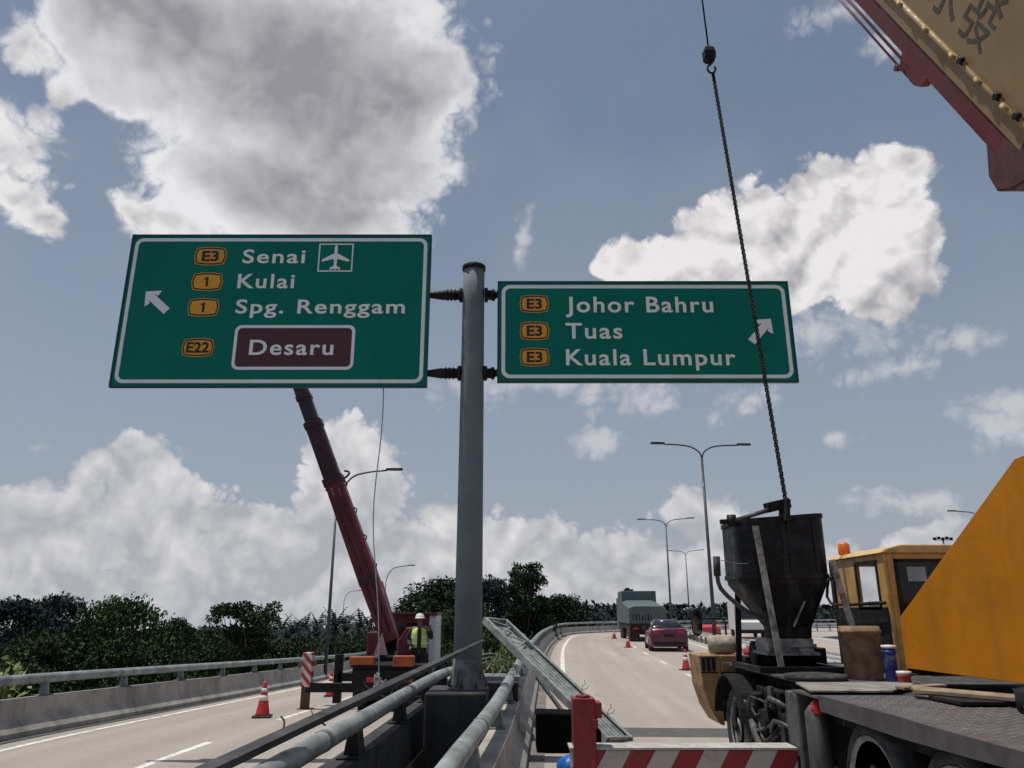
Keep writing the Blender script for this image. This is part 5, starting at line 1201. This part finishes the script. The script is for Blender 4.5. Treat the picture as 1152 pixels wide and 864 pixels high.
# ================================================================== vegetation
def leaf(mb, c_, s, rnd, up=.35):
    """one bent leaf spray: two triangles-quads with a random tilt"""
    n = Vector((rnd.gauss(0, 1), rnd.gauss(0, 1), rnd.gauss(0, 1) + up)).normalized(); a = n.cross(Vector((rnd.random(), rnd.random(), rnd.random()))).normalized(); b = n.cross(a)
    l, w_ = s * rnd.uniform(.7, 1.3), s * rnd.uniform(.35, .6)
    mb.append((c_ - a * l, c_ + b * w_ * .9 - a * l * .1, c_ + a * l, c_ - b * w_ - n * s * .15))
def quads(name, Q, mat, parent=None, extra=None):
    vs = []; fs = []
    for q in Q: k = len(vs); vs += q; fs.append(tuple(range(k, k + len(q))))
    me = bpy.data.meshes.new(name); me.from_pydata(vs, [], fs); me.materials.append(mat)
    o = bpy.data.objects.new(name, me); COL.objects.link(o)
    if parent is not None: o.parent = parent
    return o
size = {}
def tree_proto(seed, h, rad, crown0, nclump, nleaf, ls, mat, kind='round'):
    """trunk with limbs reaching the clumps; the crown is leaf sprays packed in uneven clumps"""
    rnd = random.Random(seed); t = local('tree', '', 'tree')
    cl = []
    for k in range(nclump):
        f = rnd.random()
        if kind == 'cone': zz = crown0 + (h - crown0) * f ** .85; rr = rad * (1.05 - .72 * f) * math.sqrt(rnd.uniform(.05, 1)); cr = rad * rnd.uniform(.22, .38) * (1.05 - .5 * f)
        elif kind == 'open': zz = crown0 + (h - crown0) * rnd.choice((.15, .35, .55, .7, .85, .95)) + rnd.uniform(-.2, .2); rr = rad * rnd.uniform(.25, 1.0) * (1.05 - .45 * f); cr = rad * rnd.uniform(.16, .27)
        else:
            e = math.acos(1 - 2 * f * .93) ; zz = crown0 + (h - crown0) * (.45 + .48 * math.cos(e)); rr = rad * math.sin(e) * rnd.uniform(.55, 1.0); cr = rad * rnd.uniform(.24, .42)
        a = rnd.uniform(0, 6.283); cl.append((Vector((rr * math.cos(a), rr * math.sin(a), zz)), cr))
    tk = MB(); lean = Vector((rnd.uniform(-.04, .04) * h, rnd.uniform(-.04, .04) * h, 0))
    top = Vector((lean.x, lean.y, crown0 + (h - crown0) * .6))
    tk.tube([(0, 0, 0), lean * .3 + Vector((0, 0, crown0 * .6)), top * .85, top], [h * .026, h * .02, h * .012, h * .005], 8)
    for c_, cr in cl:
        z0_ = rnd.uniform(.45, .95) * min(c_.z * .8, top.z); st = Vector((top.x * z0_ / top.z, top.y * z0_ / top.z, z0_)); md = st.lerp(c_, .55) + Vector((0, 0, -.05 * h * rnd.random()))
        tk.tube([st, md, c_], [h * .008, h * .005, h * .002], 5, False)
    tk.build('trunk', BARK, t)
    Q = []; tot = sum(cr ** 2 for _, cr in cl)
    for c_, cr in cl:
        for _ in range(int(nleaf * cr * cr / tot)):
            dv = Vector((rnd.gauss(0, 1), rnd.gauss(0, 1), rnd.gauss(0, .8))); dv = dv.normalized() * cr * rnd.uniform(.35, 1.08) ** .7
            dv.z *= .72; leaf(Q, c_ + dv, ls, rnd)
    quads('crown', Q, mat, t); P = [p_ for q in Q for p_ in q]
    zs = sorted(p_.z for p_ in P); rs = sorted(max(abs(p_.x), abs(p_.y)) for p_ in P)
    size[t.name] = (zs[int(len(zs) * .9995)], rs[int(len(rs) * .97)]); return t
protos = {
    'round': tree_proto(1, 10, 3.4, 3.0, 80, 12000, .17, LF[0]), 'wide': tree_proto(2, 9, 4.2, 2.2, 95, 15000, .16, LF[1]), 'open': tree_proto(5, 10, 3.4, 2.4, 60, 9000, .16, LF[4], 'open'),
    'cone': tree_proto(4, 12, 3.4, 2.2, 110, 14000, .19, LF[0], 'cone'), 'blue': tree_proto(6, 10, 3.8, 2.6, 80, 11000, .20, LF[2]), 'low': tree_proto(7, 6, 3.4, .8, 70, 11000, .14, LF[4]),
    'shrub': tree_proto(9, 5, 2.1, .5, 50, 7000, .10, LF[3])}
ph = {k: size[o.name] for k, o in protos.items()}
used = set(); GT = 'trees beyond the ramps'
TL = [('blue', 18, 671, 78, 92, 'dark bluish tree at the left edge of the picture, behind the low bushy one'),
      ('blue', 72, 667, 84, 62, 'narrow bluish tree second from the left edge, behind the bushy green one'),
      ('wide', 142, 669, 47, 118, 'broad bright green tree, the tallest over the left part of the ramp parapet'),
      ('low', 62, 706, 44, 130, 'low bushy green tree in front of the bluish trees at the left edge'),
      ('round', 199, 695, 66, 46, 'small dark round tree between the broad green tree and the open branched one'),
      ('open', 278, 676, 56, 76, 'open branched tree with gaps of sky, standing free left of the red crane'),
      ('low', 232, 714, 50, 90, 'low green thicket tree left of the open branched tree, behind the parapet'),
      ('low', 325, 716, 60, 90, 'low green thicket tree right of the open branched tree, behind the parapet'),
      ('round', 492, 650, 64, 104, 'large dark tree whose crown shows left of the sign post'),
      ('blue', 549, 648, 72, 86, 'tall dark bluish tree showing on the right of the sign post'),
      ('cone', 591, 633, 58, 76, 'tallest tree, pointed and dark, right of the sign post above the lattice frame'),
      ('round', 634, 668, 96, 64, 'dark tree at the right end of the group above the curving right rail'),
      ('low', 520, 682, 56, 110, 'low dark tree under the group, hidden partly by the sign post'),
      ('low', 600, 690, 62, 80, 'low dark tree behind the leaning lattice frame'),
      ('low', 440, 704, 70, 110, 'low tree directly behind the red boom truck'),
      ('low', 375, 716, 66, 100, 'low tree behind the parapet left of the red boom truck'),
      ('blue', -40, 690, 60, 120, 'bluish tree cut off by the left picture edge'),
      ('low', 175, 722, 46, 110, 'low green bush tree in front of the small dark round tree'),
      ('shrub', -35, 738, 20, 210, 'light green leafy shrub just over the ramp parapet at the left edge'),
      ('shrub', 562, 726, 25, 74, 'light green shrub growing in the gap between the two roads behind the post')]
for i, (kd, u, v, Y, wpx, lab) in enumerate(TL):
    h0, r0 = ph[kd]; o = protos[kd] if kd not in used else copy_tree(protos[kd]); used.add(kd)
    top = at(u, v, Y); g0 = gz(top.x, Y); hgt = top.z - g0; depth = Y * CP; wid = wpx / F * depth
    sxy = wid / 2 / r0; o.location = (top.x, Y, g0); o.scale = (sxy, sxy, hgt / h0); o.rotation_euler = (0, 0, i * 1.3)
    o.name = 'shrub' if kd == 'shrub' else 'tree'; o['category'] = 'shrub' if kd == 'shrub' else 'tree'; o['label'] = lab
# oil palms, one kind, many
def palm_proto():
    rnd = random.Random(21); t = local('oil_palm', '', 'palm', 'distant oil palms')
    tk = MB(); tk.tube([(0, 0, 0), (.1, 0, 3), (.05, 0, 6.2)], [.35, .28, .25], 8); tk.build('trunk', BARK, t)
    Q = []
    for k in range(26):
        a = k * 2.399; e = R(rnd.uniform(5, 75)); L_ = rnd.uniform(2.6, 3.4); p_ = Vector((.05, 0, 6.2)); d_ = Vector((math.cos(a) * math.cos(e), math.sin(a) * math.cos(e), math.sin(e)))
        for j in range(9):
            q = p_ + d_ * (L_ / 9); d_ = (d_ + Vector((0, 0, -.14))).normalized(); sd_ = d_.cross(Vector((0, 0, 1))).normalized() * (.42 * (1 - abs(j - 4) / 7))
            Q.append((p_, q + sd_ + Vector((0, 0, -.12)), q)); Q.append((p_, q, q - sd_ + Vector((0, 0, -.12)))); p_ = q
    quads('fronds', Q, LF[2], t); return t
pp_ = palm_proto(); rnd = random.Random(33)
for i in range(26):
    o = pp_ if i == 0 else copy_tree(pp_)
    if i < 16: u = 296 + i * 9.5 + rnd.uniform(-5, 5); Y = rnd.uniform(105, 150); v = 699 + rnd.uniform(-7, 7); lab = 'dark oil palm in the distant row behind the red boom truck'
    else: u = 645 + (i - 16) * 8 + rnd.uniform(-3, 3); Y = rnd.uniform(180, 230); v = 695 + rnd.uniform(-3, 3); lab = 'tiny dark oil palm on the skyline beyond the right road bend'
    p_ = at(u, v, Y); g0 = gz(p_.x, Y); o.location = (p_.x, Y, g0); s_ = (p_.z - g0) / 7.9; o.scale = (s_, s_, s_); o.rotation_euler = (0, 0, rnd.uniform(0, 6)); o['label'] = lab
# far wood
rnd = random.Random(77); Q = []
for k in range(1250):
    azm = rnd.uniform(-.95, .95); Y = rnd.uniform(130, 330) if k < 700 else rnd.uniform(330, 800); x_ = math.tan(azm) * Y; rr = rnd.uniform(2.2, 4.5) * (1 if k < 700 else 2.6)
    if -.02 < azm < .36 and Y < 215: continue
    g0 = gz(x_, Y); hh = rnd.uniform(5.5, 8.5) if k < 700 else rnd.uniform(9, 13)
    for _ in range(46):
        dv = Vector((rnd.gauss(0, 1), rnd.gauss(0, 1), rnd.gauss(0, 1))).normalized(); c_ = Vector((x_ + dv.x * rr, Y + dv.y * rr, g0 + hh * .55 + dv.z * hh * .45)); leaf(Q, c_, .8 if k < 700 else 2.0, rnd, .5)
tag(quads('distant_wood', Q, LF[2]), 'dark far-off wood along the horizon behind both roads', 'wood', kind='stuff')
# scrub on the ground along the viaducts
Q = []
for k in range(9000):
    x_ = rnd.uniform(-60, 40); Y = rnd.uniform(16, 90); s_ = rnd.uniform(.1, .9)
    leaf(Q, Vector((x_, Y, GZ + s_ * rnd.random() + .1)), .3, rnd, .3)
tag(quads('undergrowth', Q, LF[1]), 'green undergrowth covering the low ground beside the viaducts', 'undergrowth', kind='stuff')

for o in bpy.data.objects:
    if '_o' in o: del o['_o']
